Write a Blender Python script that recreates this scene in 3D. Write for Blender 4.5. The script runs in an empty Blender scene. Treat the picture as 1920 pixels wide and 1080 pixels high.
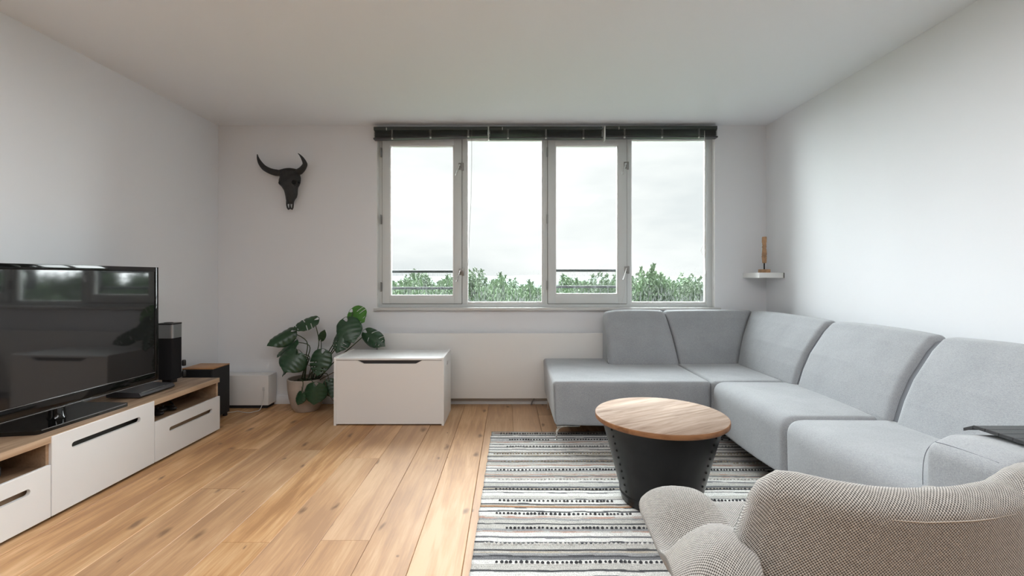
import bpy, bmesh, math, random
from mathutils import Vector, Matrix, noise
R = math.radians
SC = bpy.context.scene
COL = SC.collection
random.seed(7)

# ------------------------------------------------------------------ camera data
H, F, CX, CY = 1.18, 870.0, 955.0, 520.0
YB, XL, XR, ZC = 4.33, -2.717, 2.399, 2.598
YR = -1.9            # rear wall behind the camera

def P(px, py, Y):    # point at distance Y seen at a place of the picture
    return Vector(((px-CX)/F*Y, Y, H-(py-CY)/F*Y))

# ------------------------------------------------------------------ materials
def nmat(name):
    m = bpy.data.materials.new(name); m.use_nodes = True
    nt = m.node_tree; b = nt.nodes['Principled BSDF']
    return m, nt, b
def N(nt, t, **kw):
    n = nt.nodes.new(t)
    for k, v in kw.items():
        if k in n.inputs: n.inputs[k].default_value = v
        else: setattr(n, k, v)
    return n
def L(nt, a, b): nt.links.new(a, b)
def simple(name, col, rough=.5, metal=0, spec=.5, bump=None, var=None):
    m, nt, b = nmat(name)
    b.inputs['Base Color'].default_value = (*col, 1)
    b.inputs['Roughness'].default_value = rough
    b.inputs['Metallic'].default_value = metal
    b.inputs['Specular IOR Level'].default_value = spec
    tc = N(nt, 'ShaderNodeTexCoord')
    if bump:
        n = N(nt, 'ShaderNodeTexNoise'); n.inputs['Scale'].default_value = bump[0]; n.inputs['Detail'].default_value = 5
        L(nt, tc.outputs['Object'], n.inputs['Vector'])
        bp = N(nt, 'ShaderNodeBump'); bp.inputs['Strength'].default_value = bump[1]; bp.inputs['Distance'].default_value = bump[2]
        L(nt, n.outputs['Fac'], bp.inputs['Height']); L(nt, bp.outputs['Normal'], b.inputs['Normal'])
    if var:
        n = N(nt, 'ShaderNodeTexNoise'); n.inputs['Scale'].default_value = var[0]; n.inputs['Detail'].default_value = 4
        L(nt, tc.outputs['Object'], n.inputs['Vector'])
        r = N(nt, 'ShaderNodeValToRGB')
        r.color_ramp.elements[0].position = .3; r.color_ramp.elements[1].position = .7
        r.color_ramp.elements[0].color = (*[c*(1-var[1]) for c in col], 1)
        r.color_ramp.elements[1].color = (*[min(1, c*(1+var[1])) for c in col], 1)
        L(nt, n.outputs['Fac'], r.inputs['Fac']); L(nt, r.outputs['Color'], b.inputs['Base Color'])
    return m

def wood(name, c1, c2, axis='Y', scale=1.0, rough=.45, spec=.4, blocks=None):
    m, nt, b = nmat(name)
    tc = N(nt, 'ShaderNodeTexCoord'); mp = N(nt, 'ShaderNodeMapping')
    if not blocks: L(nt, tc.outputs['Object'], mp.inputs['Vector'])
    s = {'X': (1.2, 14, 14), 'Y': (14, 1.2, 14), 'Z': (14, 14, 1.2)}[axis]
    mp.inputs['Scale'].default_value = tuple(v*scale for v in s)
    src = mp.outputs['Vector']
    if blocks:
        # strips glued side by side, each with its own figure
        sx = N(nt, 'ShaderNodeSeparateXYZ')
        mp2 = N(nt, 'ShaderNodeMapping'); mp2.inputs['Rotation'].default_value = (0, 0, blocks[1])
        L(nt, tc.outputs['Object'], mp2.inputs['Vector']); L(nt, mp2.outputs['Vector'], sx.inputs[0]); L(nt, mp2.outputs['Vector'], mp.inputs['Vector'])
        mu = N(nt, 'ShaderNodeMath', operation='MULTIPLY'); mu.inputs[1].default_value = 1/blocks[0]
        L(nt, sx.outputs['Y' if axis == 'X' else 'X'], mu.inputs[0])
        fl = N(nt, 'ShaderNodeMath', operation='FLOOR'); L(nt, mu.outputs[0], fl.inputs[0])
        wn = N(nt, 'ShaderNodeTexWhiteNoise', noise_dimensions='1D'); L(nt, fl.outputs[0], wn.inputs['W'])
        ad = N(nt, 'ShaderNodeVectorMath', operation='MULTIPLY_ADD')
        ad.inputs[1].default_value = (37, 37, 37); L(nt, wn.outputs['Color'], ad.inputs[0]); L(nt, src, ad.inputs[2])
        src = ad.outputs[0]
    n = N(nt, 'ShaderNodeTexNoise'); n.inputs['Scale'].default_value = 1.6; n.inputs['Detail'].default_value = 7
    n.inputs['Roughness'].default_value = .62; n.inputs['Distortion'].default_value = .9
    L(nt, src, n.inputs['Vector'])
    r = N(nt, 'ShaderNodeValToRGB')
    r.color_ramp.elements[0].position = .32; r.color_ramp.elements[1].position = .68
    r.color_ramp.elements[0].color = (*c1, 1); r.color_ramp.elements[1].color = (*c2, 1)
    L(nt, n.outputs['Fac'], r.inputs['Fac'])
    out = r.outputs['Color']
    if blocks:
        hs = N(nt, 'ShaderNodeMix', data_type='RGBA', blend_type='MULTIPLY'); hs.inputs[0].default_value = 1
        rr = N(nt, 'ShaderNodeMapRange'); rr.inputs['To Min'].default_value = .84; rr.inputs['To Max'].default_value = 1.0
        L(nt, wn.outputs['Value'], rr.inputs['Value'])
        L(nt, out, hs.inputs[6]); L(nt, rr.outputs[0], hs.inputs[7]); out = hs.outputs[2]
    L(nt, out, b.inputs['Base Color'])
    b.inputs['Roughness'].default_value = rough; b.inputs['Specular IOR Level'].default_value = spec
    bp = N(nt, 'ShaderNodeBump'); bp.inputs['Strength'].default_value = .15; bp.inputs['Distance'].default_value = .002
    L(nt, n.outputs['Fac'], bp.inputs['Height']); L(nt, bp.outputs['Normal'], b.inputs['Normal'])
    return m

def fabric_mat(name, ca, cb, scale=900, big=7):
    m, nt, b = nmat(name)
    tc = N(nt, 'ShaderNodeTexCoord')
    outs = []
    for sc in ((.12, 1, 1), (1, 1, .12), (1, .12, 1)):
        mp = N(nt, 'ShaderNodeMapping'); mp.inputs['Scale'].default_value = sc
        L(nt, tc.outputs['Object'], mp.inputs['Vector'])
        n = N(nt, 'ShaderNodeTexNoise'); n.inputs['Scale'].default_value = scale; n.inputs['Detail'].default_value = 1
        L(nt, mp.outputs['Vector'], n.inputs['Vector']); outs.append(n.outputs['Fac'])
    a1 = N(nt, 'ShaderNodeMath', operation='ADD'); L(nt, outs[0], a1.inputs[0]); L(nt, outs[1], a1.inputs[1])
    a2 = N(nt, 'ShaderNodeMath', operation='ADD'); L(nt, a1.outputs[0], a2.inputs[0]); L(nt, outs[2], a2.inputs[1])
    nb = N(nt, 'ShaderNodeTexNoise'); nb.inputs['Scale'].default_value = big; nb.inputs['Detail'].default_value = 3
    L(nt, tc.outputs['Object'], nb.inputs['Vector'])
    a3 = N(nt, 'ShaderNodeMath', operation='MULTIPLY_ADD'); a3.inputs[1].default_value = .35
    L(nt, nb.outputs['Fac'], a3.inputs[0]); L(nt, a2.outputs[0], a3.inputs[2])
    r = N(nt, 'ShaderNodeValToRGB')
    mr = N(nt, 'ShaderNodeMapRange'); mr.inputs['From Min'].default_value = 1.25; mr.inputs['From Max'].default_value = 2.1
    L(nt, a3.outputs[0], mr.inputs['Value']); L(nt, mr.outputs[0], r.inputs['Fac'])
    r.color_ramp.elements[0].color = (*ca, 1); r.color_ramp.elements[1].color = (*cb, 1)
    L(nt, r.outputs['Color'], b.inputs['Base Color'])
    b.inputs['Roughness'].default_value = .95; b.inputs['Specular IOR Level'].default_value = .15
    b.inputs['Sheen Weight'].default_value = .3; b.inputs['Sheen Roughness'].default_value = .5
    bp = N(nt, 'ShaderNodeBump'); bp.inputs['Strength'].default_value = .25; bp.inputs['Distance'].default_value = .001
    L(nt, a2.outputs[0], bp.inputs['Height'])
    nw = N(nt, 'ShaderNodeTexNoise'); nw.inputs['Scale'].default_value = 5; nw.inputs['Detail'].default_value = 2
    L(nt, tc.outputs['Object'], nw.inputs['Vector'])
    bp2 = N(nt, 'ShaderNodeBump'); bp2.inputs['Strength'].default_value = .35; bp2.inputs['Distance'].default_value = .02
    L(nt, nw.outputs['Fac'], bp2.inputs['Height']); L(nt, bp.outputs['Normal'], bp2.inputs['Normal'])
    L(nt, bp2.outputs['Normal'], b.inputs['Normal'])
    return m

def knit_mat(name, pitch=.0033):
    """basket-like knit: pale yarn dots over dark yarn, laid out in metres of the cloth (UV)"""
    m, nt, b = nmat(name)
    uv = N(nt, 'ShaderNodeUVMap'); uv.uv_map = 'cloth'
    sep = N(nt, 'ShaderNodeSeparateXYZ')
    nn = N(nt, 'ShaderNodeTexNoise'); nn.inputs['Scale'].default_value = 14
    L(nt, uv.outputs['UV'], nn.inputs['Vector'])
    ma = N(nt, 'ShaderNodeVectorMath', operation='MULTIPLY_ADD'); ma.inputs[1].default_value = (.004, .004, 0)
    L(nt, nn.outputs['Color'], ma.inputs[0]); L(nt, uv.outputs['UV'], ma.inputs[2])
    L(nt, ma.outputs[0], sep.inputs[0])
    k = math.pi/pitch
    def sinof(out, kk):
        a = N(nt, 'ShaderNodeMath', operation='MULTIPLY'); a.inputs[1].default_value = kk; L(nt, out, a.inputs[0])
        s = N(nt, 'ShaderNodeMath', operation='SINE'); L(nt, a.outputs[0], s.inputs[0]); return s.outputs[0]
    mu = N(nt, 'ShaderNodeMath', operation='MULTIPLY')
    L(nt, sinof(sep.outputs['X'], k), mu.inputs[0]); L(nt, sinof(sep.outputs['Y'], k*.9), mu.inputs[1])
    mr = N(nt, 'ShaderNodeMapRange'); mr.inputs['From Min'].default_value = -.75; mr.inputs['From Max'].default_value = .55
    L(nt, mu.outputs[0], mr.inputs['Value'])
    yn = N(nt, 'ShaderNodeTexNoise'); yn.inputs['Scale'].default_value = 90; yn.inputs['Detail'].default_value = 3
    L(nt, uv.outputs['UV'], yn.inputs['Vector'])
    r = N(nt, 'ShaderNodeValToRGB'); L(nt, mr.outputs[0], r.inputs['Fac'])
    e = r.color_ramp.elements
    e[0].position = .1; e[0].color = (.045, .038, .03, 1)
    e[1].position = .85; e[1].color = (.66, .63, .585, 1)
    mx = N(nt, 'ShaderNodeMix', data_type='RGBA', blend_type='MULTIPLY'); mx.inputs[0].default_value = .5
    L(nt, r.outputs['Color'], mx.inputs[6]); L(nt, yn.outputs['Fac'], mx.inputs[7])
    L(nt, mx.outputs[2], b.inputs['Base Color'])
    b.inputs['Roughness'].default_value = 1; b.inputs['Specular IOR Level'].default_value = .1
    b.inputs['Sheen Weight'].default_value = .4
    bp = N(nt, 'ShaderNodeBump'); bp.inputs['Strength'].default_value = .8; bp.inputs['Distance'].default_value = .0016
    L(nt, mr.outputs[0], bp.inputs['Height']); L(nt, bp.outputs['Normal'], b.inputs['Normal'])
    return m

M = {}
M['wall'] = simple('wall_paint', (.79, .806, .832), .85, spec=.25, bump=(60, .08, .002))
M['ceiling'] = simple('ceiling_paint', (.83, .856, .888), .9, spec=.2, bump=(50, .05, .002))
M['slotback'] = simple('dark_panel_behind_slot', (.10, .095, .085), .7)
M['rearwall'] = simple('rear_wall_darkened', (.20, .145, .105), .8)  # unseen wall, made dark brown to cut light bounced onto the armchair back
M['white'] = simple('white_lacquer', (.80, .80, .80), .35, bump=(3, .02, .002))
M['white_gloss'] = simple('white_gloss_paint', (.82, .82, .81), .3)
M['frame'] = simple('window_frame_paint', (.66, .69, .69), .4, bump=(40, .03, .001))
M['seamshade'] = simple('seam_shadow_strip', (.12, .12, .11), .8)  # dark strips around the sashes, standing in for the seam shadow
M['chestwhite'] = simple('chest_melamine', (.78, .77, .755), .4)
M['radiator'] = simple('radiator_enamel', (.80, .79, .77), .3)
M['skirt'] = simple('skirting_paint', (.62, .62, .61), .45)
M['black'] = simple('black_plastic', (.014, .014, .015), .35)
M['blackmatte'] = simple('black_matte', (.018, .018, .02), .75, bump=(300, .2, .001))
M['grille'] = simple('speaker_cloth', (.016, .016, .018), .95, spec=.2, bump=(900, .5, .001))
M['piano'] = simple('black_glossy_plastic', (.006, .006, .006), .06)
M['screen'] = simple('screen_glass', (.013, .013, .014), .045, spec=.9)
M['silver'] = simple('brushed_silver', (.38, .39, .4), .35, .85, bump=(200, .1, .001))
M['chrome'] = simple('chrome', (.75, .75, .75), .12, 1)
M['steel'] = simple('grey_steel', (.30, .30, .29), .4, .8)
M['drum'] = simple('dark_drum_metal', (.026, .027, .028), .33, .75, var=(6, .25), bump=(25, .06, .002))
M['rivet'] = simple('rivet_metal', (.02, .02, .02), .4, .8)
M['blind'] = simple('blind_slat_dark', (.060, .072, .066), .35, .3)
M['blindlite'] = simple('blind_clip', (.6, .62, .6), .4)
M['cord'] = simple('white_cord', (.62, .61, .58), .7)
M['ladder'] = simple('grey_ladder_cord', (.26, .27, .26), .8)
M['railing'] = simple('railing_paint', (.012, .014, .014), .5)
M['skull'] = simple('black_skull_resin', (.018, .019, .020), .5, bump=(90, .6, .004), var=(30, .3))
M['pot'] = simple('pale_clay_pot', (.44, .38, .33), .8, bump=(30, .15, .002), var=(9, .12))
M['soil'] = simple('potting_soil', (.035, .024, .016), 1, bump=(120, 1, .006))
M['stem'] = simple('plant_stem', (.030, .050, .018), .5)
M['aerial'] = simple('aerial_root', (.09, .06, .035), .8)
M['leather'] = simple('plastic_dark_grey', (.05, .05, .055), .45)
M['tray'] = simple('tray_black_gloss', (.012, .012, .013), .16)
M['traymat'] = simple('tray_edge', (.03, .03, .032), .7)
M['sofa'] = fabric_mat('sofa_grey_weave', (.235, .247, .262), (.435, .45, .468))
M['piping'] = simple('sofa_seam_thread', (.17, .18, .20), .9)
M['knit'] = knit_mat('chair_knit')
M['knitseam'] = simple('chair_seam', (.50, .47, .42), .9, bump=(300, .5, .001))
M['bench_wood'] = wood('bench_walnut_laminate', (.22, .135, .080), (.47, .33, .22), 'Y', 1.0, .5)
M['bench_edge'] = wood('bench_edge_wood', (.40, .26, .165), (.60, .43, .29), 'Y', 1.0, .5)
M['bench_in'] = wood('bench_interior', (.20, .125, .075), (.36, .24, .15), 'Y', 1.0, .6)
M['speaker_wood'] = wood('speaker_top_wood', (.36, .17, .065), (.50, .26, .11), 'X', 1.3, .4)
M['tabletop'] = wood('table_mango_wood', (.27, .18, .13), (.60, .465, .375), 'X', 1.0, .75, .12, blocks=(.11, R(-28)))
M['tableedge'] = wood('table_edge_wood', (.19, .080, .030), (.36, .17, .072), 'X', .8, .5)
M['sculpt'] = simple('carved_wood', (.44, .26, .14), .7, bump=(60, .5, .004), var=(18, .35))
M['charwood'] = wood('oak_leg', (.33, .2, .1), (.5, .33, .18), 'Z', 1, .5)

def glass_mat():
    m = bpy.data.materials.new('window_glass'); m.use_nodes = True; nt = m.node_tree
    nt.nodes.remove(nt.nodes['Principled BSDF']); out = nt.nodes['Material Output']
    tr = N(nt, 'ShaderNodeBsdfTransparent'); tr.inputs['Color'].default_value = (.96, .98, .97, 1)
    gl = N(nt, 'ShaderNodeBsdfGlossy'); gl.inputs['Roughness'].default_value = .02
    fr = N(nt, 'ShaderNodeFresnel'); fr.inputs['IOR'].default_value = 1.22
    mx = N(nt, 'ShaderNodeMixShader'); L(nt, fr.outputs[0], mx.inputs[0]); L(nt, tr.outputs[0], mx.inputs[1]); L(nt, gl.outputs[0], mx.inputs[2])
    # rain drops and run marks towards the bottom of each pane
    tc = N(nt, 'ShaderNodeTexCoord'); mp = N(nt, 'ShaderNodeMapping'); mp.inputs['Scale'].default_value = (95, 20, 17)
    L(nt, tc.outputs['Object'], mp.inputs['Vector'])
    n = N(nt, 'ShaderNodeTexNoise'); n.inputs['Scale'].default_value = 1; n.inputs['Detail'].default_value = 4; n.inputs['Roughness'].default_value = .7
    L(nt, mp.outputs['Vector'], n.inputs['Vector'])
    mr = N(nt, 'ShaderNodeMapRange'); mr.inputs['From Min'].default_value = .47; mr.inputs['From Max'].default_value = .68
    L(nt, n.outputs['Fac'], mr.inputs['Value'])
    sp = N(nt, 'ShaderNodeSeparateXYZ'); L(nt, tc.outputs['Generated'], sp.inputs[0])
    zr = N(nt, 'ShaderNodeMapRange'); zr.inputs['From Min'].default_value = .0; zr.inputs['From Max'].default_value = .17
    zr.inputs['To Min'].default_value = 1; zr.inputs['To Max'].default_value = .0
    L(nt, sp.outputs['Z'], zr.inputs['Value'])
    mm = N(nt, 'ShaderNodeMath', operation='MULTIPLY'); L(nt, mr.outputs[0], mm.inputs[0]); L(nt, zr.outputs[0], mm.inputs[1])
    # fine drops over a wider band
    v = N(nt, 'ShaderNodeTexVoronoi'); v.inputs['Scale'].default_value = 70; L(nt, tc.outputs['Object'], v.inputs['Vector'])
    vr = N(nt, 'ShaderNodeMapRange'); vr.inputs['From Min'].default_value = .22; vr.inputs['From Max'].default_value = .05
    L(nt, v.outputs['Distance'], vr.inputs['Value'])
    z2 = N(nt, 'ShaderNodeMapRange'); z2.inputs['From Max'].default_value = .26; z2.inputs['To Min'].default_value = .8; z2.inputs['To Max'].default_value = 0
    L(nt, sp.outputs['Z'], z2.inputs['Value'])
    m2 = N(nt, 'ShaderNodeMath', operation='MULTIPLY'); L(nt, vr.outputs[0], m2.inputs[0]); L(nt, z2.outputs[0], m2.inputs[1])
    mxx = N(nt, 'ShaderNodeMath', operation='MAXIMUM'); L(nt, mm.outputs[0], mxx.inputs[0]); L(nt, m2.outputs[0], mxx.inputs[1])
    sc = N(nt, 'ShaderNodeMath', operation='MULTIPLY'); sc.inputs[1].default_value = .6; L(nt, mxx.outputs[0], sc.inputs[0])
    tl = N(nt, 'ShaderNodeBsdfTranslucent'); tl.inputs['Color'].default_value = (.10, .105, .105, 1)
    m3 = N(nt, 'ShaderNodeMixShader'); L(nt, sc.outputs[0], m3.inputs[0]); L(nt, mx.outputs[0], m3.inputs[1]); L(nt, tl.outputs[0], m3.inputs[2])
    L(nt, m3.outputs[0], out.inputs['Surface'])
    return m
M['glass'] = glass_mat()

def leaf_mat(name, c1, c2):
    m, nt, b = nmat(name)
    tc = N(nt, 'ShaderNodeTexCoord')
    n = N(nt, 'ShaderNodeTexNoise'); n.inputs['Scale'].default_value = 25; n.inputs['Detail'].default_value = 4
    L(nt, tc.outputs['Object'], n.inputs['Vector'])
    r = N(nt, 'ShaderNodeValToRGB'); r.color_ramp.elements[0].color = (*c1, 1); r.color_ramp.elements[1].color = (*c2, 1)
    L(nt, n.outputs['Fac'], r.inputs['Fac']); L(nt, r.outputs['Color'], b.inputs['Base Color'])
    b.inputs['Roughness'].default_value = .33
    return m
M['leaf'] = leaf_mat('monstera_leaf', (.012, .040, .018), (.025, .075, .030))
M['leafyoung'] = leaf_mat('monstera_young_leaf', (.035, .14, .012), (.06, .22, .02))

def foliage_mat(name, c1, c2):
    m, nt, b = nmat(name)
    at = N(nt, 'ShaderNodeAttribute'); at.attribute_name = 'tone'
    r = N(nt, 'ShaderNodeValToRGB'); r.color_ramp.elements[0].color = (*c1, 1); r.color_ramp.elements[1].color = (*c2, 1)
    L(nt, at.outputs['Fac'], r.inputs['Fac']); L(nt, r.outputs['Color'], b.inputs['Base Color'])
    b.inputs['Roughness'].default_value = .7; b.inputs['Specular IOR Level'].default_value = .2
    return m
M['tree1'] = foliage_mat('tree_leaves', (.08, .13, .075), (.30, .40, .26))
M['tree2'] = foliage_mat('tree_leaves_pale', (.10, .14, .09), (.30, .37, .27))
M['bark'] = simple('tree_bark', (.12, .10, .08), .9)
M['meadow'] = simple('meadow', (.08, .12, .06), 1, var=(.05, .3))
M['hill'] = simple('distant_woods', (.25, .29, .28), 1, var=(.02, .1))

# ------------------------------------------------------------------ object helpers
OFF = {}
def tag(o, label=None, cat=None, group=None, kind=None):
    if label: o['label'] = label
    if cat: o['category'] = cat
    if group: o['group'] = group
    if kind: o['kind'] = kind
    return o
def thing(name, label, cat, loc=(0, 0, 0), rz=0, group=None, local=False):
    o = bpy.data.objects.new(name, None); COL.objects.link(o)
    o.location = loc; o.rotation_euler = (0, 0, rz); o.empty_display_size = .1
    OFF[o] = Vector((0, 0, 0)) if local else Vector(loc)
    return tag(o, label, cat, group)
def mk(name, verts, faces, mat, parent=None, smooth=True, angle=40, uvs=None, attr=None):
    off = OFF.get(parent, Vector((0, 0, 0)))
    me = bpy.data.meshes.new(name)
    me.from_pydata([tuple(Vector(v)-off) for v in verts], [], faces)
    me.validate(); me.update()
    o = bpy.data.objects.new(name, me); COL.objects.link(o)
    me.materials.append(mat)
    if smooth and len(me.polygons):
        me.polygons.foreach_set('use_smooth', [True]*len(me.polygons))
        if angle and angle < 180: me.set_sharp_from_angle(angle=R(angle))
    if uvs is not None:
        ul = me.uv_layers.new(name='cloth')
        for lp in me.loops: pass
        for p in me.polygons:
            for li, vi in zip(p.loop_indices, p.vertices): ul.data[li].uv = uvs[vi]
    if parent: o.parent = parent
    OFF[o] = off
    return o
def frombm(name, bm, mat, parent=None, smooth=True, angle=40):
    vs = [v.co.copy() for v in bm.verts]; bm.verts.index_update()
    fs = [[v.index for v in f.verts] for f in bm.faces]; bm.free()
    return mk(name, vs, fs, mat, parent, smooth, angle)
class MB:
    def __init__(s): s.v = []; s.f = []
    def add(s, vs, fs):
        k = len(s.v); s.v += [Vector(v) for v in vs]; s.f += [[i+k for i in f] for f in fs]; return s
    def box(s, x0, x1, y0, y1, z0, z1, r=0, seg=2):
        bm = bmesh.new()
        vs = [bm.verts.new((x, y, z)) for x in (x0, x1) for y in (y0, y1) for z in (z0, z1)]
        for f in ((0, 1, 3, 2), (4, 6, 7, 5), (0, 4, 5, 1), (2, 3, 7, 6), (0, 2, 6, 4), (1, 5, 7, 3)): bm.faces.new([vs[i] for i in f])
        if r > 0: bmesh.ops.bevel(bm, geom=list(bm.edges), offset=r, segments=seg, profile=.5, affect='EDGES')
        bm.verts.index_update()
        s.add([v.co.copy() for v in bm.verts], [[v.index for v in f.verts] for f in bm.faces]); bm.free(); return s
    def tube(s, pts, rad, n=8, closed=False):
        pts = [Vector(p) for p in pts]; rads = rad if isinstance(rad, (list, tuple)) else [rad]*len(pts)
        k0 = len(s.v); up = None; m = len(pts)
        for i, p in enumerate(pts):
            t = (pts[min(i+1, m-1)]-pts[max(i-1, 0)]).normalized()
            if up is None:
                up = Vector((0, 0, 1)) if abs(t.z) < .9 else Vector((1, 0, 0))
            a = t.cross(up); a = a.normalized() if a.length > 1e-6 else Vector((1, 0, 0)); bb = a.cross(t).normalized(); up = bb
            for j in range(n):
                w = 2*math.pi*j/n; s.v.append(p+(a*math.cos(w)+bb*math.sin(w))*rads[i])
        for i in range(m-1):
            for j in range(n):
                a_ = k0+i*n+j; b_ = k0+i*n+(j+1) % n
                s.f.append([a_, b_, b_+n, a_+n])
        s.f.append([k0+j for j in range(n)][::-1]); s.f.append([k0+(m-1)*n+j for j in range(n)])
        return s
    def lathe(s, prof, c=(0, 0), n=48):
        k0 = len(s.v)
        for (r, z) in prof:
            for j in range(n):
                w = 2*math.pi*j/n; s.v.append(Vector((c[0]+r*math.cos(w), c[1]+r*math.sin(w), z)))
        for i in range(len(prof)-1):
            for j in range(n):
                a = k0+i*n+j; b = k0+i*n+(j+1) % n; s.f.append([a, b, b+n, a+n])
        if prof[0][0] > 1e-6: s.f.append([k0+j for j in range(n)][::-1])
        if prof[-1][0] > 1e-6: s.f.append([k0+(len(prof)-1)*n+j for j in range(n)])
        return s
    def prism(s, poly, a, b, axis='X'):
        """poly in the two other axes, pushed from a to b along axis"""
        n = len(poly)
        def mkp(u, v, w): return {'X': (w, u, v), 'Y': (u, w, v), 'Z': (u, v, w)}[axis]
        vs = [mkp(u, v, a) for u, v in poly]+[mkp(u, v, b) for u, v in poly]
        fs = [[i, (i+1) % n, n+(i+1) % n, n+i] for i in range(n)]+[list(range(n))[::-1], list(range(n, 2*n))]
        return s.add(vs, fs)
    def build(s, name, mat, parent=None, smooth=True, angle=40):
        bm = bmesh.new(); vv = [bm.verts.new(v) for v in s.v]
        for f in s.f:
            try: bm.faces.new([vv[i] for i in f])
            except ValueError: pass
        bmesh.ops.recalc_face_normals(bm, faces=list(bm.faces))
        return frombm(name, bm, mat, parent, smooth, angle)

def fillet(pts, rad, seg=5):
    """closed 2D polygon with rounded corners"""
    out = []; n = len(pts)
    for i in range(n):
        p = Vector(pts[i]); a = Vector(pts[i-1]); b = Vector(pts[(i+1) % n])
        r = rad[i] if isinstance(rad, (list, tuple)) else rad
        if r <= 0: out.append(tuple(p)); continue
        u = (a-p); v = (b-p); lu, lv = u.length, v.length; u.normalize(); v.normalize()
        ang = math.acos(max(-1, min(1, u.dot(v)))); d = min(r/math.tan(ang/2), lu*.48, lv*.48)
        p1 = p+u*d; p2 = p+v*d
        for k in range(seg+1):
            t = k/seg; q = p1*(1-t)**2+p*2*t*(1-t)+p2*t*t; out.append(tuple(q))
    return out
def densify(poly, step):
    out = []; n = len(poly)
    for i in range(n):
        a = Vector(poly[i]); b = Vector(poly[(i+1) % n]); k = max(1, int((b-a).length/step))
        for j in range(k): out.append(tuple(a.lerp(b, j/k)))
    return out
def loft(name, rings, mat, parent=None, angle=180, uv=False):
    n = len(rings[0]); vs = [Vector(p) for r in rings for p in r]; fs = []
    for i in range(len(rings)-1):
        for j in range(n):
            a = i*n+j; b = i*n+(j+1) % n; fs.append([a, b, b+n, a+n])
    m = len(rings)
    uvs = None
    if uv:
        uvs = []
        mid = rings[m//2]; us = [0]
        for i in range(1, m):
            us.append(us[-1]+sum((Vector(rings[i][j])-Vector(rings[i-1][j])).length for j in range(0, n, 3))/len(range(0, n, 3)))
        acc = [0]
        for j in range(1, n): acc.append(acc[-1]+(Vector(mid[j])-Vector(mid[j-1])).length)
        for i in range(m):
            for j in range(n): uvs.append((us[i], acc[j]))
    cA = sum((Vector(p) for p in rings[0]), Vector())/n; cB = sum((Vector(p) for p in rings[-1]), Vector())/n
    ia = len(vs); vs += [cA, cB]
    if uv: uvs += [(0, 0), (us[-1], 0)]
    for j in range(n):
        fs.append([ia, (j+1) % n, j]); fs.append([ia+1, (m-1)*n+j, (m-1)*n+(j+1) % n])
    o = mk(name, vs, fs, mat, parent, True, angle, uvs)
    bm = bmesh.new(); bm.from_mesh(o.data); bmesh.ops.recalc_face_normals(bm, faces=list(bm.faces)); bm.to_mesh(o.data); bm.free()
    return o
def inset2(poly, d):
    """move a closed 2D outline inwards by d"""
    n = len(poly); area = sum(poly[i-1][0]*poly[i][1]-poly[i][0]*poly[i-1][1] for i in range(n)); sg = 1 if area > 0 else -1
    out = []
    for i in range(n):
        a = Vector(poly[i-1]); b = Vector(poly[(i+1) % n]); t = (b-a)
        if t.length < 1e-9: out.append(poly[i]); continue
        t.normalize(); nn = Vector((-t.y, t.x))*sg
        out.append((poly[i][0]+nn.x*d, poly[i][1]+nn.y*d))
    return out
def pad(name, poly, s0, s1, place, mat, parent, r=.03, k=6, bulge=.0, uv=False, r1=None, mid=8):
    """upholstered piece: outline swept from s0 to s1 with rounded ends. place(s, u, v, t)->xyz"""
    r1 = r if r1 is None else r1
    poly = densify(poly, .03); rings = []
    st = []
    for i in range(k+1):
        w = i/k*math.pi/2; st.append((s0+r*(1-math.sin(w)), r*(1-math.cos(w)), 0))
    st = [(s0+r*(1-math.cos(i/k*math.pi/2)), r*(1-math.sin(i/k*math.pi/2)), 0) for i in range(k+1)]
    for i in range(1, mid):
        t = i/mid; st.append((s0+r+(s1-r1-s0-r)*t, -bulge*math.sin(math.pi*t)**.7, t))
    st += [(s1-r1*(1-math.cos(i/k*math.pi/2)), r1*(1-math.sin(i/k*math.pi/2)), 1) for i in range(k, -1, -1)]
    for s, d, t in st:
        q = inset2(poly, d) if abs(d) > 1e-9 else poly
        tt = (s-s0)/(s1-s0)
        rings.append([place(s, u, v, tt) for u, v in q])
    return loft(name, rings, mat, parent, 180, uv)
def boolean(o, cutters, flat=False):
    for c in cutters:
        md = o.modifiers.new('b', 'BOOLEAN'); md.operation = 'DIFFERENCE'; md.solver = 'FAST' if flat else 'EXACT'; md.object = c
    bpy.context.view_layer.update()
    dg = bpy.context.evaluated_depsgraph_get()
    me = bpy.data.meshes.new_from_object(o.evaluated_get(dg)); me.name = o.name
    o.modifiers.clear(); o.data = me
    bm = bmesh.new(); bm.from_mesh(me); bmesh.ops.dissolve_limit(bm, angle_limit=R(1), verts=list(bm.verts), edges=list(bm.edges)); bm.to_mesh(me); bm.free()
    me.polygons.foreach_set('use_smooth', [flat]*len(me.polygons)); me.update()
    if flat: me.set_sharp_from_angle(angle=R(45))
    for c in cutters: bpy.data.objects.remove(c, do_unlink=True)
    return o
def copy_tree(o, parent=None):
    c = o.copy(); COL.objects.link(c)
    if parent: c.parent = parent
    for ch in list(o.children): copy_tree(ch, c)
    return c
def stadium(y0, y1, zc, h, n=8):
    r = h/2; out = []
    for i in range(n+1):
        w = -math.pi/2+math.pi*i/n; out.append((y1-r+r*math.cos(w), zc+r*math.sin(w)))
    for i in range(n+1):
        w = math.pi/2+math.pi*i/n; out.append((y0+r+r*math.cos(w), zc+r*math.sin(w)))
    return out

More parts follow.
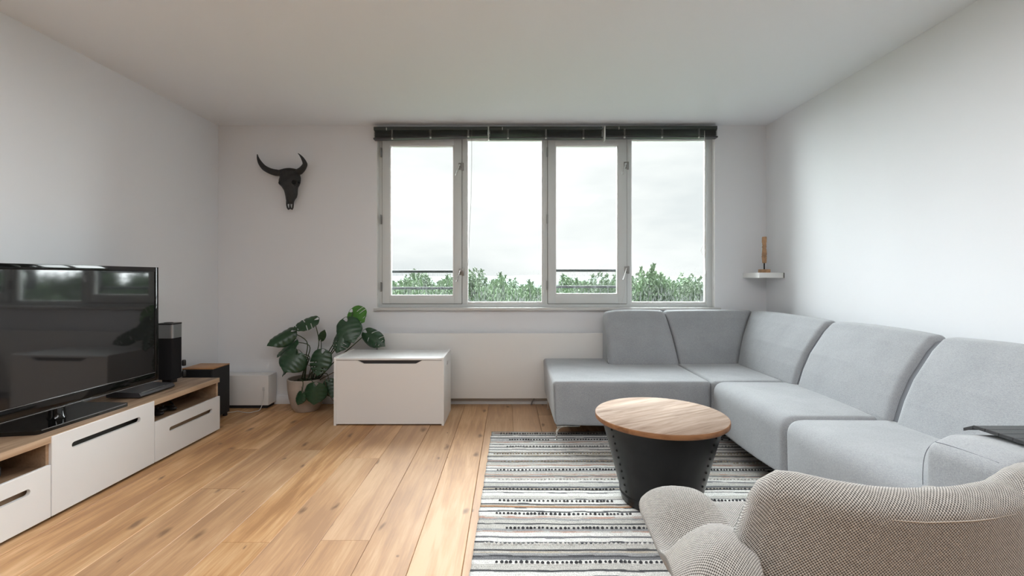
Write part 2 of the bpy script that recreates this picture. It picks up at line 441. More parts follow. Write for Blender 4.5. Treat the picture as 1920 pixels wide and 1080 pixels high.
# ================================================================== ROOM
T = .16
def wall(name, b, mat=M['wall']): o = b.build(name, mat, smooth=False); tag(o, kind='structure'); return o
WX0, WX1, WZ0, WZ1 = -1.239, 1.921, .893, 2.535
YW = YB+.13
wall('wall_back', MB().box(XL-T, WX0, YB, YW, 0, ZC).box(WX1, XR+T, YB, YW, 0, ZC).box(WX0, WX1, YB, YW, 0, WZ0).box(WX0, WX1, YB, YW, WZ1, ZC))
wall('wall_left', MB().box(XL-T, XL, YR-T, YB, 0, ZC))
wall('wall_right', MB().box(XR, XR+T, YR-T, YB, 0, ZC))
wall('wall_rear', MB().box(XL, XR, YR-T, YR, 0, ZC), M['rearwall'])
wall('ceiling', MB().box(XL-T, XR+T, YR-T, YW, ZC, ZC+.12), M['ceiling'])

# floor of wide oak boards, laid along the room
def floor_mat():
    m, nt, b = nmat('oak_floor')
    at = N(nt, 'ShaderNodeAttribute'); at.attribute_name = 'board'     # r,g,b per board: random, plus painted glare
    tc = N(nt, 'ShaderNodeTexCoord')
    off = N(nt, 'ShaderNodeVectorMath', operation='MULTIPLY_ADD'); off.inputs[1].default_value = (40, 40, 0)
    L(nt, at.outputs['Color'], off.inputs[0]); L(nt, tc.outputs['Object'], off.inputs[2])
    def noi(scale, s, det=6, rough=.6, dist=0.6):
        mp = N(nt, 'ShaderNodeMapping'); mp.inputs['Scale'].default_value = scale; L(nt, off.outputs[0], mp.inputs['Vector'])
        n = N(nt, 'ShaderNodeTexNoise'); n.inputs['Scale'].default_value = s; n.inputs['Detail'].default_value = det
        n.inputs['Roughness'].default_value = rough; n.inputs['Distortion'].default_value = dist
        L(nt, mp.outputs['Vector'], n.inputs['Vector']); return n.outputs['Fac']
    g1 = noi((9, .9, 1), 1.5); g2 = noi((60, 2.5, 1), 1.6, 4, .6, .3); g3 = noi((2.2, .8, 1), 1.2, 2, .5, .4)
    r = N(nt, 'ShaderNodeValToRGB'); e = r.color_ramp.elements
    e[0].position = .25; e[0].color = (.36, .182, .075, 1); e[1].position = .78; e[1].color = (.66, .42, .225, 1)
    k = e.new(.5); k.color = (.51, .28, .122, 1)
    mixg = N(nt, 'ShaderNodeMath', operation='MULTIPLY_ADD'); mixg.inputs[1].default_value = .2
    L(nt, g2, mixg.inputs[0]); 
    sb = N(nt, 'ShaderNodeMath', operation='MULTIPLY'); sb.inputs[1].default_value = .45; L(nt, g1, sb.inputs[0])
    s3 = N(nt, 'ShaderNodeMath', operation='MULTIPLY_ADD'); s3.inputs[1].default_value = .4; L(nt, g3, s3.inputs[0]); L(nt, sb.outputs[0], s3.inputs[2])
    L(nt, s3.outputs[0], mixg.inputs[2])
    mr = N(nt, 'ShaderNodeMapRange'); mr.inputs['From Min'].default_value = .36; mr.inputs['From Max'].default_value = .69
    L(nt, mixg.outputs[0], mr.inputs['Value']); L(nt, mr.outputs[0], r.inputs['Fac'])
    # per-board brightness and pinkness, which also carry painted window glare
    sc = N(nt, 'ShaderNodeSeparateColor'); L(nt, at.outputs['Color'], sc.inputs[0])
    v1 = N(nt, 'ShaderNodeMapRange'); v1.inputs['To Min'].default_value = .84; v1.inputs['To Max'].default_value = 1.2
    L(nt, sc.outputs['Red'], v1.inputs['Value'])
    m1 = N(nt, 'ShaderNodeMix', data_type='RGBA', blend_type='MULTIPLY'); m1.inputs[0].default_value = 1
    L(nt, r.outputs['Color'], m1.inputs[6]); L(nt, v1.outputs[0], m1.inputs[7])
    m2 = N(nt, 'ShaderNodeMix', data_type='RGBA'); m2.inputs[7].default_value = (.60, .42, .30, 1)
    v2 = N(nt, 'ShaderNodeMapRange'); v2.inputs['To Min'].default_value = 0; v2.inputs['To Max'].default_value = .55
    L(nt, sc.outputs['Green'], v2.inputs['Value']); L(nt, v2.outputs[0], m2.inputs[0]); L(nt, m1.outputs[2], m2.inputs[6])
    # knots: dark stretched spots, few
    mpk = N(nt, 'ShaderNodeMapping'); mpk.inputs['Scale'].default_value = (6.5, 2.6, 1); L(nt, off.outputs[0], mpk.inputs['Vector'])
    dn = N(nt, 'ShaderNodeTexNoise'); dn.inputs['Scale'].default_value = 3; L(nt, mpk.outputs['Vector'], dn.inputs['Vector'])
    dv = N(nt, 'ShaderNodeVectorMath', operation='MULTIPLY_ADD'); dv.inputs[1].default_value = (.25, .25, .25)
    L(nt, dn.outputs['Color'], dv.inputs[0]); L(nt, mpk.outputs['Vector'], dv.inputs[2])
    vo = N(nt, 'ShaderNodeTexVoronoi'); vo.inputs['Scale'].default_value = 1; vo.voronoi_dimensions = '2D'; L(nt, dv.outputs[0], vo.inputs['Vector'])
    sepv = N(nt, 'ShaderNodeSeparateColor'); L(nt, vo.outputs['Color'], sepv.inputs[0])
    pick = N(nt, 'ShaderNodeMapRange'); pick.inputs['From Min'].default_value = .55; pick.inputs['From Max'].default_value = 1; pick.inputs['To Max'].default_value = .17
    L(nt, sepv.outputs['Red'], pick.inputs['Value'])
    kd = N(nt, 'ShaderNodeMath', operation='DIVIDE'); L(nt, vo.outputs['Distance'], kd.inputs[0])
    pa = N(nt, 'ShaderNodeMath', operation='ADD'); pa.inputs[1].default_value = .0005; L(nt, pick.outputs[0], pa.inputs[0]); L(nt, pa.outputs[0], kd.inputs[1])
    kr = N(nt, 'ShaderNodeMapRange'); kr.inputs['From Min'].default_value = .25; kr.inputs['From Max'].default_value = 1.1; kr.inputs['To Min'].default_value = .8; kr.inputs['To Max'].default_value = 0
    L(nt, kd.outputs[0], kr.inputs['Value'])
    m3 = N(nt, 'ShaderNodeMix', data_type='RGBA'); m3.inputs[7].default_value = (.16, .085, .045, 1)
    L(nt, kr.outputs[0], m3.inputs[0]); L(nt, m2.outputs[2], m3.inputs[6])
    L(nt, m3.outputs[2], b.inputs['Base Color'])
    rr = N(nt, 'ShaderNodeMapRange'); rr.inputs['To Min'].default_value = .42; rr.inputs['To Max'].default_value = .58
    L(nt, g2, rr.inputs['Value']); L(nt, rr.outputs[0], b.inputs['Roughness'])
    b.inputs['Specular IOR Level'].default_value = .4
    bp = N(nt, 'ShaderNodeBump'); bp.inputs['Strength'].default_value = .15; bp.inputs['Distance'].default_value = .002
    L(nt, g2, bp.inputs['Height']); L(nt, bp.outputs['Normal'], b.inputs['Normal'])
    return m
def build_floor():
    rnd = random.Random(11)
    W = .219; x = -.19-.219*13; vs, fs, cols = [], [], []
    known = {-1.94+.208: None}
    joints = {-1.5: [3.17, 1.0], -.853-.219: [3.03, 1.1], -1.07-.219: [2.066, 4.0], -1.51-.219: [2.588, .7]}
    rows = []; g = .0016; c = .0022
    base = MB().box(XL, XR, YR, YB, -.12, -.012)
    k = 0
    while x < XR:
        x0, x1 = max(x, XL), min(x+W, XR)
        if x1 > XL:
            js = None
            for kx, jv in joints.items():
                if abs(x-kx) < .06: js = sorted(jv)
            if js is None:
                js = []; y = YR+rnd.uniform(.4, 1.8)
                while y < YB: js.append(y); y += rnd.uniform(1.7, 2.6)
                js = [j for j in js if not (2.0 < j < 3.9)] if -.7 < x < .2 else js
            js = [YR]+[j for j in js if YR+.2 < j < YB-.2]+[YB]
            for a, b_ in zip(js[:-1], js[1:]):
                n = len(vs)
                for (ins, z) in ((0, -.012), (0, -c), (c, 0)):
                    ax, bx, ay, by = x0+g/2+ins, x1-g/2-ins, a+g/4+ins*.4, b_-g/4-ins*.4
                    vs += [(ax, ay, z), (bx, ay, z), (bx, by, z), (ax, by, z)]
                fl = [[n+8, n+9, n+10, n+11]]
                for lv in (0, 4):
                    for q in range(4):
                        fl.append([n+lv+q, n+lv+(q+1) % 4, n+lv+4+(q+1) % 4, n+lv+4+q])
                col = (rnd.random(), rnd.random()**1.5, rnd.random(), 1)
                if x < -1.2: col = (col[0], col[1]*.35, col[2], 1)
                if x > -1.2: col = (col[0]*.6+.3, .45+.55*col[1], col[2], 1)  # these boards are coloured paler and pinker to imitate window glare
                fs += fl; cols += [col]*(len(fl))
        x += W; k += 1
    nb = len(vs); fs2 = [[i+nb for i in f] for f in base.f]
    o = mk('floor', vs+base.v, fs+fs2, floor_mat(), smooth=False)
    a = o.data.color_attributes.new('board', 'FLOAT_COLOR', 'CORNER')
    cols += [(.1, .1, .1, 1)]*len(fs2)
    for p in o.data.polygons:
        for li in p.loop_indices: a.data[li].color = cols[p.index]
    tag(o, kind='structure')
build_floor()

def skirting(name, poly_axis, a, b):
    pass
sk = MB().box(XL+.012, WX0+.04, YB-.014, YB, 0, .082, .003)
o = sk.build('baseboard_back', M['wall']); tag(o, kind='structure')
o = MB().box(WX0+.04, XR-.012, YB-.016, YB, .0, .075, .002).build('baseboard_radiator', M['skirt']); tag(o, kind='structure')
o.name = 'baseboard_back'
o = MB().box(XL, XL+.012, YR, YB, 0, .08, .003).build('baseboard_left', M['wall']); tag(o, kind='structure')
o = MB().box(XR-.012, XR, YR, YB, 0, .08, .003).build('baseboard_right', M['wall']); tag(o, kind='structure')

# ================================================================== WINDOW
YF = 4.385            # room face of the frame
def wx(px, Y=YF): return (px-CX)/F*Y
def wz(py, Y=YF): return H-(py-CY)/F*Y
fo = wx(709), wx(1336)
fr = MB()
FD = .07
fx0, fx1 = WX0, WX1
ztop, zbot = WZ1, wz(576)
# outer frame: jambs, head, sill rail, mullions
fr.box(fx0, wx(716.5), YF, YF+FD, WZ0, ztop, .002)
fr.box(wx(1325), fx1, YF, YF+FD, WZ0, ztop, .002)
fr.box(wx(716.5), wx(1325), YF, YF+FD, wz(261), ztop, .002)
fr.box(wx(716.5), wx(1325), YF, YF+FD, WZ0, wz(570), .002)
fr.box(wx(866.5), wx(875), YF, YF+FD, wz(570), wz(261), .002)
fr.box(wx(1018), wx(1026.5), YF, YF+FD, wz(570), wz(261), .002)
fr.box(wx(1175.5), wx(1183), YF, YF+FD, wz(570), wz(261), .002)
window = fr.build('window_1', M['frame']); tag(window, kind='structure')
# glazing beads of the two fixed lights
for (a, b) in ((875, 1018), (1183, 1325)):
    bd = MB(); t = 2.2
    bd.box(wx(a), wx(a+t), YF+.012, YF+.05, wz(570), wz(261), .002)
    bd.box(wx(b-t), wx(b), YF+.012, YF+.05, wz(570), wz(261), .002)
    bd.box(wx(a+t), wx(b-t), YF+.012, YF+.05, wz(570), wz(566), .002)
    bd.box(wx(a+t), wx(b-t), YF+.012, YF+.05, wz(263), wz(261), .002)
    g = bd.build('glazing_bead', M['white_gloss'], window)
    MB().box(wx(a+1), wx(b-1), YF+.028, YF+.034, wz(568), wz(262)).build('window_pane', M['glass'], window, smooth=False)
# opening casements
def casement(x0, x1, g0, g1, gz0, gz1):
    s = MB(); za, zb = wz(569.2), wz(261.7); e = .001
    ax, bx = wx(x0)+.0035, wx(x1)-.0035
    ga, gb, ha, hb = wx(g0), wx(g1), wz(gz1), wz(gz0)
    y0, y1 = YF-.012, YF+.05
    s.box(ax, ga, y0, y1, za, zb, .003); s.box(gb, bx, y0, y1, za, zb, .003)
    s.box(ga-e, gb+e, y0, y1, za, ha, .003); s.box(ga-e, gb+e, y0, y1, hb, zb, .003)
    sash = s.build('casement_sash', M['frame'], window)
    t = .009; bd = MB()
    bd.box(ga-.001, ga+t, y0+.006, y1-.01, ha, hb, .002); bd.box(gb-t, gb+.001, y0+.006, y1-.01, ha, hb, .002)
    bd.box(ga+t, gb-t, y0+.006, y1-.01, ha-.001, ha+t, .002); bd.box(ga+t, gb-t, y0+.006, y1-.01, hb-t, hb+.001, .002)
    bd.build('glazing_bead', M['white_gloss'], sash)
    MB().box(ga-.001, gb+.001, YF+.024, YF+.03, ha-.001, hb+.001).build('window_pane', M['glass'], sash, smooth=False)
    MB().box(wx(x0)-.001, wx(x0)+.003, YF-.0005, YF+.04, za, zb).build('sash_seam_shade', M['seamshade'], sash, smooth=False)
    MB().box(wx(x1)-.003, wx(x1)+.001, YF-.0005, YF+.04, za, zb).build('sash_seam_shade', M['seamshade'], sash, smooth=False)
    MB().box(ax, bx, YF-.0005, YF+.04, wz(570)-.001, za).build('sash_seam_shade', M['seamshade'], sash, smooth=False)
    return sash
s1 = casement(716.5, 866.5, 731.5, 851, 273, 555)
s2 = casement(1026.5, 1175.5, 1041, 1158.5, 272.5, 552)
def hinge(px, py, sash):
    MB().box(wx(px)-.006, wx(px)+.006, YF-.022, YF-.0005, wz(py)-.042, wz(py)+.042, .003).tube([(wx(px), YF-.024, wz(py)-.045), (wx(px), YF-.024, wz(py)+.045)], .0055, 10).build('hinge', M['steel'], sash)
for py in (287, 412, 538): hinge(715.5, py, s1)
for py in (286, 411, 535): hinge(1026, py, s2)
def handle(px, py, sash):
    x, z, y = wx(px), wz(py), YF-.012
    hb = MB().box(x-.010, x+.012, y-.008, y, z-.03, z+.034, .002)
    hb.box(x+.014, x+.038, y-.006, y+.0115, z-.036, z+.036, .002)
    hb.box(x+.008, x+.02, y-.022, y-.004, z-.012, z+.02, .002)
    h = hb.build('window_handle', M['steel'], sash)
    MB().tube([(x+.002, y-.004, z+.008), (x+.001, y-.030, z+.008)], .009, 12).tube([(x+.002, y-.028, z+.014), (x-.008, y-.033, z-.02), (x-.022, y-.036, z-.068), (x-.030, y-.036, z-.092)], [.0055, .0065, .0065, .008], 10).build('handle_lever', M['chrome'], sash)
for (px, py) in ((862, 313), (863, 510)): handle(px, py, s1)
for (px, py) in ((1171, 311), (1172, 506)): handle(px, py, s2)
# reveal lining + inner sill
rv = MB().box(WX0, WX0+.004, YB+.001, YF, WZ0, WZ1).box(WX1-.004, WX1, YB+.001, YF, WZ0, WZ1)
rv.build('window_reveal', M['white_gloss'], window, smooth=False)
MB().box(wx(700, 4.28), wx(1352.5, 4.28), 4.283, YF+.001, wz(582, 4.283), wz(577.2, 4.283), .003).build('window_sill', M['skirt'], window)

# ================================================================== BLINDS
def blind(x0, x1, zt, zl, zr, label, clip=True):
    root = thing('venetian_blind', label, 'blind', ((x0+x1)/2, 4.28, zt), group='raised dark blinds above the window')
    y0, y1 = 4.253, 4.318
    MB().box(x0, x1, y0+.006, y1, zt-.032, zt, .003).build('headrail', M['blind'], root)
    # stacked slats, sagging with the bottom rail
    ns = 9
    for i in range(ns):
        t0 = (i+.6)/ns; m = MB()
        for (xa, xb) in ((x0+.004, x1-.004),):
            za = zt-.034-(zt-.034-zl-.014)*t0; zb = zt-.034-(zt-.034-zr-.014)*t0
            n = 10; vs = []
            for q in range(n+1):
                u = q/n; x = xa+(xb-xa)*u; z = za+(zb-za)*u+.0012*math.sin(u*17+i*2.3)
                for (yy, dz) in ((y0+.002, 0), (y0+.02, .0032), (y0+.04, .0032), (y1-.004, 0)):
                    vs.append((x, yy, z+dz))
                for (yy, dz) in ((y1-.004, -.0012), (y0+.04, .002), (y0+.02, .002), (y0+.002, -.0012)):
                    vs.append((x, yy, z+dz))
            fs = []
            for q in range(n):
                for j in range(8):
                    a = q*8+j; b = q*8+(j+1) % 8; fs.append([a, b, b+8, a+8])
            fs.append(list(range(8))[::-1]); fs.append([n*8+j for j in range(8)])
            m.add(vs, fs)
        m.build('slat', M['blind'], root)
    # bottom rail
    b = MB(); vs = []
    for (x, z) in ((x0, zl), (x1, zr)):
        vs += [(x, y0-.001, z), (x, y0-.001, z+.012), (x, y1-.003, z+.012), (x, y1-.003, z)]
    b.add(vs, [[0, 1, 2, 3], [4, 7, 6, 5], [0, 4, 5, 1], [1, 5, 6, 2], [2, 6, 7, 3], [3, 7, 4, 0]])
    b.build('bottom_rail', M['leather'], root)
    rnd = random.Random(int(x0*100))
    for fx in (.165, .5, .83):
        x = x0+(x1-x0)*fx; zb = zl+(zr-zl)*fx; pts = []; m = MB()
        for q in range(3):
            pts = []; w = rnd.uniform(.006, .016)
            for k in range(9):
                t = k/8; pts.append((x+w*math.sin(k*2.4+q*2), y0-.004-.002*q, zt-.03+(zb+.004-zt+.03)*t))
            m.tube(pts, .0016, 5)
        lc = m.build('ladder_cord', M['ladder'], root)
        MB().box(x-.008, x+.008, y0-.006, y0+.004, zb-.008, zb+.004, .002).build('cord_plug', M['blindlite'], root)
    x = x0+.115*(x1-x0)
    MB().box(x-.003, x+.003, y0-.008, y0+.008, zt-.036, zt-.012, .001).build('tilt_hook', M['blindlite'], root)
    return root
YBl = 4.28
def bx(px): return (px-CX)/F*4.253
def bz(py): return H-(py-CY)/F*4.253
b1 = blind(bx(700), bx(914.5), bz(237), bz(261), bz(255), 'raised dark blind at the left, above the window, sagging at its left end')
b2 = blind(bx(917.5), bx(1130), bz(236.5), bz(259), bz(259), 'raised dark blind in the middle of three above the window')
b3 = blind(bx(1136.5), bx(1346), bz(235.5), bz(257.5), bz(257.5), 'raised dark blind at the right, above the window near the corner shelf')
for (px, b) in ((915.5, b1), (1133, b2)):
    MB().box(bx(px)-.003, bx(px)+(.011 if px > 1000 else .004), 4.25, 4.32, bz(262), bz(237), .001).build('end_bracket', M['blindlite'], b)
def cordpts(l): return [P(x, y, Y) for x, y, Y in l]
MB().tube(cordpts([(884.5, 243, 4.245), (884.5, 300, 4.25), (883, 380, 4.26), (880, 440, 4.27), (877.5, 500, 4.28), (877, 520, 4.28)]), .0016, 6).build('pull_cord', M['ladder'], b1)
MB().tube(cordpts([(1321, 245, 4.245), (1321, 330, 4.25), (1321.5, 440, 4.26), (1321, 470, 4.26), (1323, 508, 4.26)]), .0022, 6).tube(cordpts([(1321, 448, 4.255), (1318, 460, 4.25), (1322, 466, 4.25), (1317, 478, 4.25), (1314, 470, 4.25), (1320, 456, 4.25), (1325, 470, 4.25), (1320, 484, 4.25)]), .0016, 6).build('pull_cord', M['cord'], b3)
MB().lathe([(.002, bz(507)), (.006, bz(509)), (.009, bz(514)), (.0, bz(514))], (bx(1323.5), 4.253), 12).build('cord_tassel', M['blindlite'], b3)
MB().tube(cordpts([(1173, 520, 4.33), (1171, 545, 4.34), (1168, 560, 4.345), (1166, 566, 4.345), (1161, 572, 4.34), (1157, 574, 4.335)]), .0013, 6).build('loose_cord', M['cord'], b2)

# ================================================================== OUTSIDE
def railing(a, b, ys, label):
    root = thing('balcony_railing', label, 'railing', (wx((a+b)/2), 4.56, 1.0), group='railings outside the opening windows')
    for k, (py, r_) in enumerate(ys):
        z = H-(py-CY)/F*4.56
        MB().tube([(wx(a), 4.56, z), (wx(b), 4.56, z)], r_, 14).build('rail', M['railing'], root)
    za = H-(ys[0][0]-CY)/F*4.56; zb = H-(ys[1][0]-CY)/F*4.56
    for x in (wx(a), wx(b)):
        MB().box(x-.012, x+.012, 4.50, 4.572, zb-.03, za+.03, .003).box(x-.012, x+.012, YW-.002, 4.52, zb-.02, zb+.02, .002).box(x-.012, x+.012, YW-.002, 4.52, za-.02, za+.02, .002).build('bracket', M['railing'], root)
railing(713, 872, ((509, .014), (540.5, .013)), 'dark two-bar railing outside the leftmost window')
railing(1020, 1181, ((507, .014), (538, .013)), 'dark two-bar railing outside the third window from the left')

GZ = -9.0
tag(MB().box(-160, 160, 6, 400, GZ-.5, GZ).build('ground', M['meadow'], smooth=False), kind='structure')
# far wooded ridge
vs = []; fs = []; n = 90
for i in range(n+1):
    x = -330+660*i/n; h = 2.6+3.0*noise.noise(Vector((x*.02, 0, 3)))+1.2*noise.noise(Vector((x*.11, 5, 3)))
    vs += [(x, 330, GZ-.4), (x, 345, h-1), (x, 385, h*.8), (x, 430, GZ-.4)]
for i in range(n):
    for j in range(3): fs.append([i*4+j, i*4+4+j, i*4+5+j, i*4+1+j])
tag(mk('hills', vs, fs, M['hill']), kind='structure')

def crown_mesh(seed, rx, ry, h, nleaf, ls, zb, mat):
    """leaf mass: many small leaf blades over lobes, open at the edges, with upright tips"""
    rnd = random.Random(seed); lobes = []
    for i in range(26):
        a = rnd.uniform(0, 6.283); rr = rnd.random()**.5; t = rnd.random()
        w = (1-.55*t**1.5)
        lobes.append((Vector((math.cos(a)*rr*rx*w, math.sin(a)*rr*ry*w, zb+h*(.08+.8*t))), rnd.uniform(.28, .5)*rx*.75))
    spikes = []
    for i in range(34):
        a = rnd.uniform(0, 6.283); rr = rnd.random()**.6
        x, y = math.cos(a)*rr*rx*.95, math.sin(a)*rr*ry*.95
        top = zb+h*(1.05-.5*rr*rr)+rnd.uniform(-.5, .4)
        spikes.append((Vector((x, y, top-rnd.uniform(.8, 1.3))), Vector((x+rnd.uniform(-.1, .35), y, top+rnd.uniform(0, .35)))))
    vs = []; fs = []; tone = []
    for i in range(nleaf):
        if rnd.random() < .7:
            c, r_ = rnd.choice(lobes); d = Vector((rnd.gauss(0, 1), rnd.gauss(0, 1), rnd.gauss(0, 1))).normalized()
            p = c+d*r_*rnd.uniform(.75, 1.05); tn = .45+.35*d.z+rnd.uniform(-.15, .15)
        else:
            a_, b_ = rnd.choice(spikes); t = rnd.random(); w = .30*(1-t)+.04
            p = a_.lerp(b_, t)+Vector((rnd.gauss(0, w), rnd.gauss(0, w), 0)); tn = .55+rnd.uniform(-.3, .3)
        nrm = Vector((rnd.gauss(0, 1), rnd.gauss(0, 1), rnd.gauss(0, 1)+.4)).normalized()
        u = nrm.orthogonal().normalized(); v = nrm.cross(u); s = ls*rnd.uniform(.7, 1.4)
        k = len(vs)
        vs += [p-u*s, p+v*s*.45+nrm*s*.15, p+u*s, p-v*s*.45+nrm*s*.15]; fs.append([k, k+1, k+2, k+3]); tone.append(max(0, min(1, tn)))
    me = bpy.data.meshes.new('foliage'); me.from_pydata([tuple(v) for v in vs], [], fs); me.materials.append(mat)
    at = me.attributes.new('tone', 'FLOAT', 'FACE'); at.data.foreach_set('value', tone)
    return me
def trunk_mesh(seed, h):
    rnd = random.Random(seed); m = MB()
    m.tube([(0, 0, 0), (.05, .02, h*.3), (-.05, .05, h*.6), (0, 0, h*.9)], [.22, .18, .13, .04], 9)
    for i in range(6):
        a = rnd.uniform(0, 6.28); z = h*rnd.uniform(.4, .7)
        m.tube([(0, 0, z), (math.cos(a)*.9, math.sin(a)*.9, z+1.0), (math.cos(a)*1.4, math.sin(a)*1.4, z+2.2)], [.09, .06, .02], 6)
    o = m.build('trunk', M['bark']); me = o.data; bpy.data.objects.remove(o); return me
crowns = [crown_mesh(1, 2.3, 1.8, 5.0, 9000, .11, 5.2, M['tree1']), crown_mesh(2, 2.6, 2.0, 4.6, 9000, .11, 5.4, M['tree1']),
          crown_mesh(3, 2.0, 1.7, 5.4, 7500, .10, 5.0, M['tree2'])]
trunks = [trunk_mesh(k, 9.5) for k in range(3)]
# (picture x of the crown, picture y of its top, distance, kind, width factor, where)
TR = [(742, 512, 27, 1, 1.0, 'bushy green tree at the left edge of the leftmost window'),
      (762, 510, 27, 0, 1.0, 'green tree just left of the pale tree with a pointed tip in the leftmost window'),
      (782, 503, 30, 2, 1.0, 'pale tree with a pointed tip behind the railing of the leftmost window'),
      (815, 514, 28, 0, 1.0, 'green tree behind the middle of the leftmost window railing'),
      (850, 512, 26, 1, .9, 'green tree at the right edge of the leftmost window'),
      (888, 500, 25, 2, 1.0, 'pale tall tree at the left edge of the second window'),
      (916, 508, 27, 0, 1.0, 'green tree just right of the pale tall tree in the second window'),
      (944, 512, 29, 1, .9, 'rounded green tree in the middle of the second window'),
      (972, 522, 27, 0, .85, 'low green tree right of the middle in the second window'),
      (1003, 524, 28, 1, .95, 'low green tree at the right edge of the second window'),
      (1050, 523, 29, 1, .95, 'low green tree at the left edge of the third window'),
      (1067, 519, 27, 0, 1.0, 'low green tree left of the middle in the third window'),
      (1086, 512, 26, 0, 1.0, 'green tree in the middle of the third window'),
      (1128, 508, 27, 2, 1.1, 'pale green tree right of the middle in the third window'),
      (1160, 506, 28, 1, .9, 'green tree at the right edge of the third window'),
      (1196, 508, 26, 2, .9, 'pale green tree at the left edge of the rightmost window'),
      (1229, 493, 25, 0, 1.15, 'tallest green tree in the rightmost window'),
      (1268, 508, 27, 1, 1.0, 'rounded green tree right of the tallest tree in the rightmost window'),
      (1303, 512, 26, 2, 1.0, 'pale tree at the right edge of the rightmost window')]
# the row goes on to the right, where only the television mirrors it
for k in range(9):
    TR.append((None, 15+k*2.75, 22+(k % 3)*7, (k*2+1) % 3, 1.0, 'broadleaf tree far right of the window, mirrored in the television'))
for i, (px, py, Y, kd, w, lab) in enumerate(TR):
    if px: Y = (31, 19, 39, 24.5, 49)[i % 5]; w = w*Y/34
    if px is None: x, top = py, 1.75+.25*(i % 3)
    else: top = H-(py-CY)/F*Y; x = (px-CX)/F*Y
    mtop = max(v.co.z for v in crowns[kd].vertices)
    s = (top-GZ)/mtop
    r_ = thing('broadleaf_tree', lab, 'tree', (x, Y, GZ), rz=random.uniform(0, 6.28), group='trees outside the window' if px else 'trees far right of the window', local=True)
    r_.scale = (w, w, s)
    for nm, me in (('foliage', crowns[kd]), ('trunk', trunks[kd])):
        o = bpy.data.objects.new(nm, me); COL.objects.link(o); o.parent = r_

# ================================================================== RADIATOR
rad = thing('radiator', 'long flat white radiator under the window', 'radiator', (.35, 4.28, 0))
x0, x1 = (708-CX)/F*4.245, 1.9
MB().box(x0, x1, 4.245, 4.256, .070, .668, .004, 3).build('front_panel', M['radiator'], rad)
MB().box(x0+.01, x1-.01, 4.256, 4.300, .10, .652, .003).build('radiator_body', M['radiator'], rad)
for x in (x0+.35, .4, x1-.35):
    MB().box(x-.02, x+.02, 4.298, YB-.0005, .2, .6, .002).build('wall_bracket', M['steel'], rad)
MB().box(x0-.026, x0+.012, 4.262, 4.294, .60, .664, .004).tube([(x0-.012, 4.278, .61), (x0-.012, 4.278, .05), (x0-.012, 4.285, .003)], .008, 10).build('thermostat_valve', M['steel'], rad)
MB().tube([P(1003, 745, 4.27), P(998, 752, 4.275), (P(996, 757, 4.28).x, 4.28, .003)], .006, 8).build('pipe', M['steel'], rad)

# ================================================================== TOY CHEST
cx0, cx1, cy0, cy1, cz = -1.397, -.521, 3.690, 4.13, .537
ch = thing('toy_chest', 'white storage chest with a notched front on the floor under the window', 'chest', ((cx0+cx1)/2, (cy0+cy1)/2, 0))
for (a, b) in ((cx0, cx0+.018), (cx1-.018, cx1)):
    pl = fillet([(cy0, 0), (cy1, 0), (cy1, cz+.006), (cy0+.004, cz+.006)], [.001, .001, .004, .02], 4)
    sp = MB().prism(pl, a, b, 'X').build('side_panel', M['chestwhite'], ch, True, 30)
    if a > -1:
        c = MB().prism(stadium(cy0+.17, cy0+.26, cz-.075, .032), a-.03, b+.03, 'X').build('cut', M['white'], ch)
        boolean(sp, [c])
fx0_, fx1_ = cx0+.0185, cx1-.0185
na, nb_ = P(670, 675, cy0).x, P(791, 675, cy0).x
poly = [(fx0_, .012), (fx1_, .012), (fx1_, cz-.020), (nb_, cz-.020), (nb_-.05, cz-.046), (na+.05, cz-.046), (na, cz-.020), (fx0_, cz-.020)]
MB().prism(poly, cy0+.004, cy0+.020, 'Y').build('front_panel', M['chestwhite'], ch, smooth=False)
MB().box(fx0_, fx1_, cy1-.016, cy1-.002, .012, cz-.02).build('back_panel', M['chestwhite'], ch, smooth=False)
MB().box(fx0_, fx1_, cy0+.02, cy1-.016, .02, .034).build('bottom_panel', M['chestwhite'], ch, smooth=False)
MB().box(fx0_, fx1_, cy0+.002, cy1-.004, cz-.017, cz, .002).build('lid', M['white'], ch)
MB().box(fx0_+.02, fx1_-.02, cy0+.03, cy0+.05, cz-.12, cz-.0175, .001).build('notch_shade_strip', M['leather'], ch, smooth=False)  # dark strip added as the shade behind the front notch

# ================================================================== TV BENCH
BX = -2.222; BY0, BY1 = 1.593, 3.565; BT = .4096
tb = thing('tv_bench', 'low walnut-topped television bench with white fronts along the left wall', 'tv bench', (-2.43, 2.58, 0))
MB().box(-2.625, BX-.006, BY0, BY1, BT-.034, BT, .0015).build('top_board', M['bench_wood'], tb)
MB().box(BX-.0062, BX-.0035, BY0, BY1, BT-.034, BT, .0008).build('edge_band', M['bench_edge'], tb)
ys = [BY0, 2.2515, 2.9085, BY1]
for y, nm in ((BY0+.010, 'side_panel'), (2.2515, 'divider'), (2.9085, 'divider'), (BY1-.010, 'side_panel')):
    pnl = MB().box(-2.625, BX-.02, y-.010, y+.010, .015, BT-.034, .001).build(nm, M['bench_in'], tb)
    MB().box(BX-.02, BX-.0175, y-.010, y+.010, .015, BT-.034).build('edge_band', M['bench_edge'], pnl, smooth=False)
MB().box(-2.622, BX-.03, BY0+.02, BY1-.02, .03, .045).build('bottom_board', M['bench_in'], tb, smooth=False)
MB().box(-2.625, -2.615, BY0+.02, BY1-.02, .045, BT-.034).build('back_panel', M['bench_in'], tb, smooth=False)
for (a, b) in ((ys[0], ys[1]), (ys[2], ys[3])):
    MB().box(-2.6, BX-.018, a+.012, b-.012, .245, .262).build('shelf', M['bench_in'], tb, smooth=False)
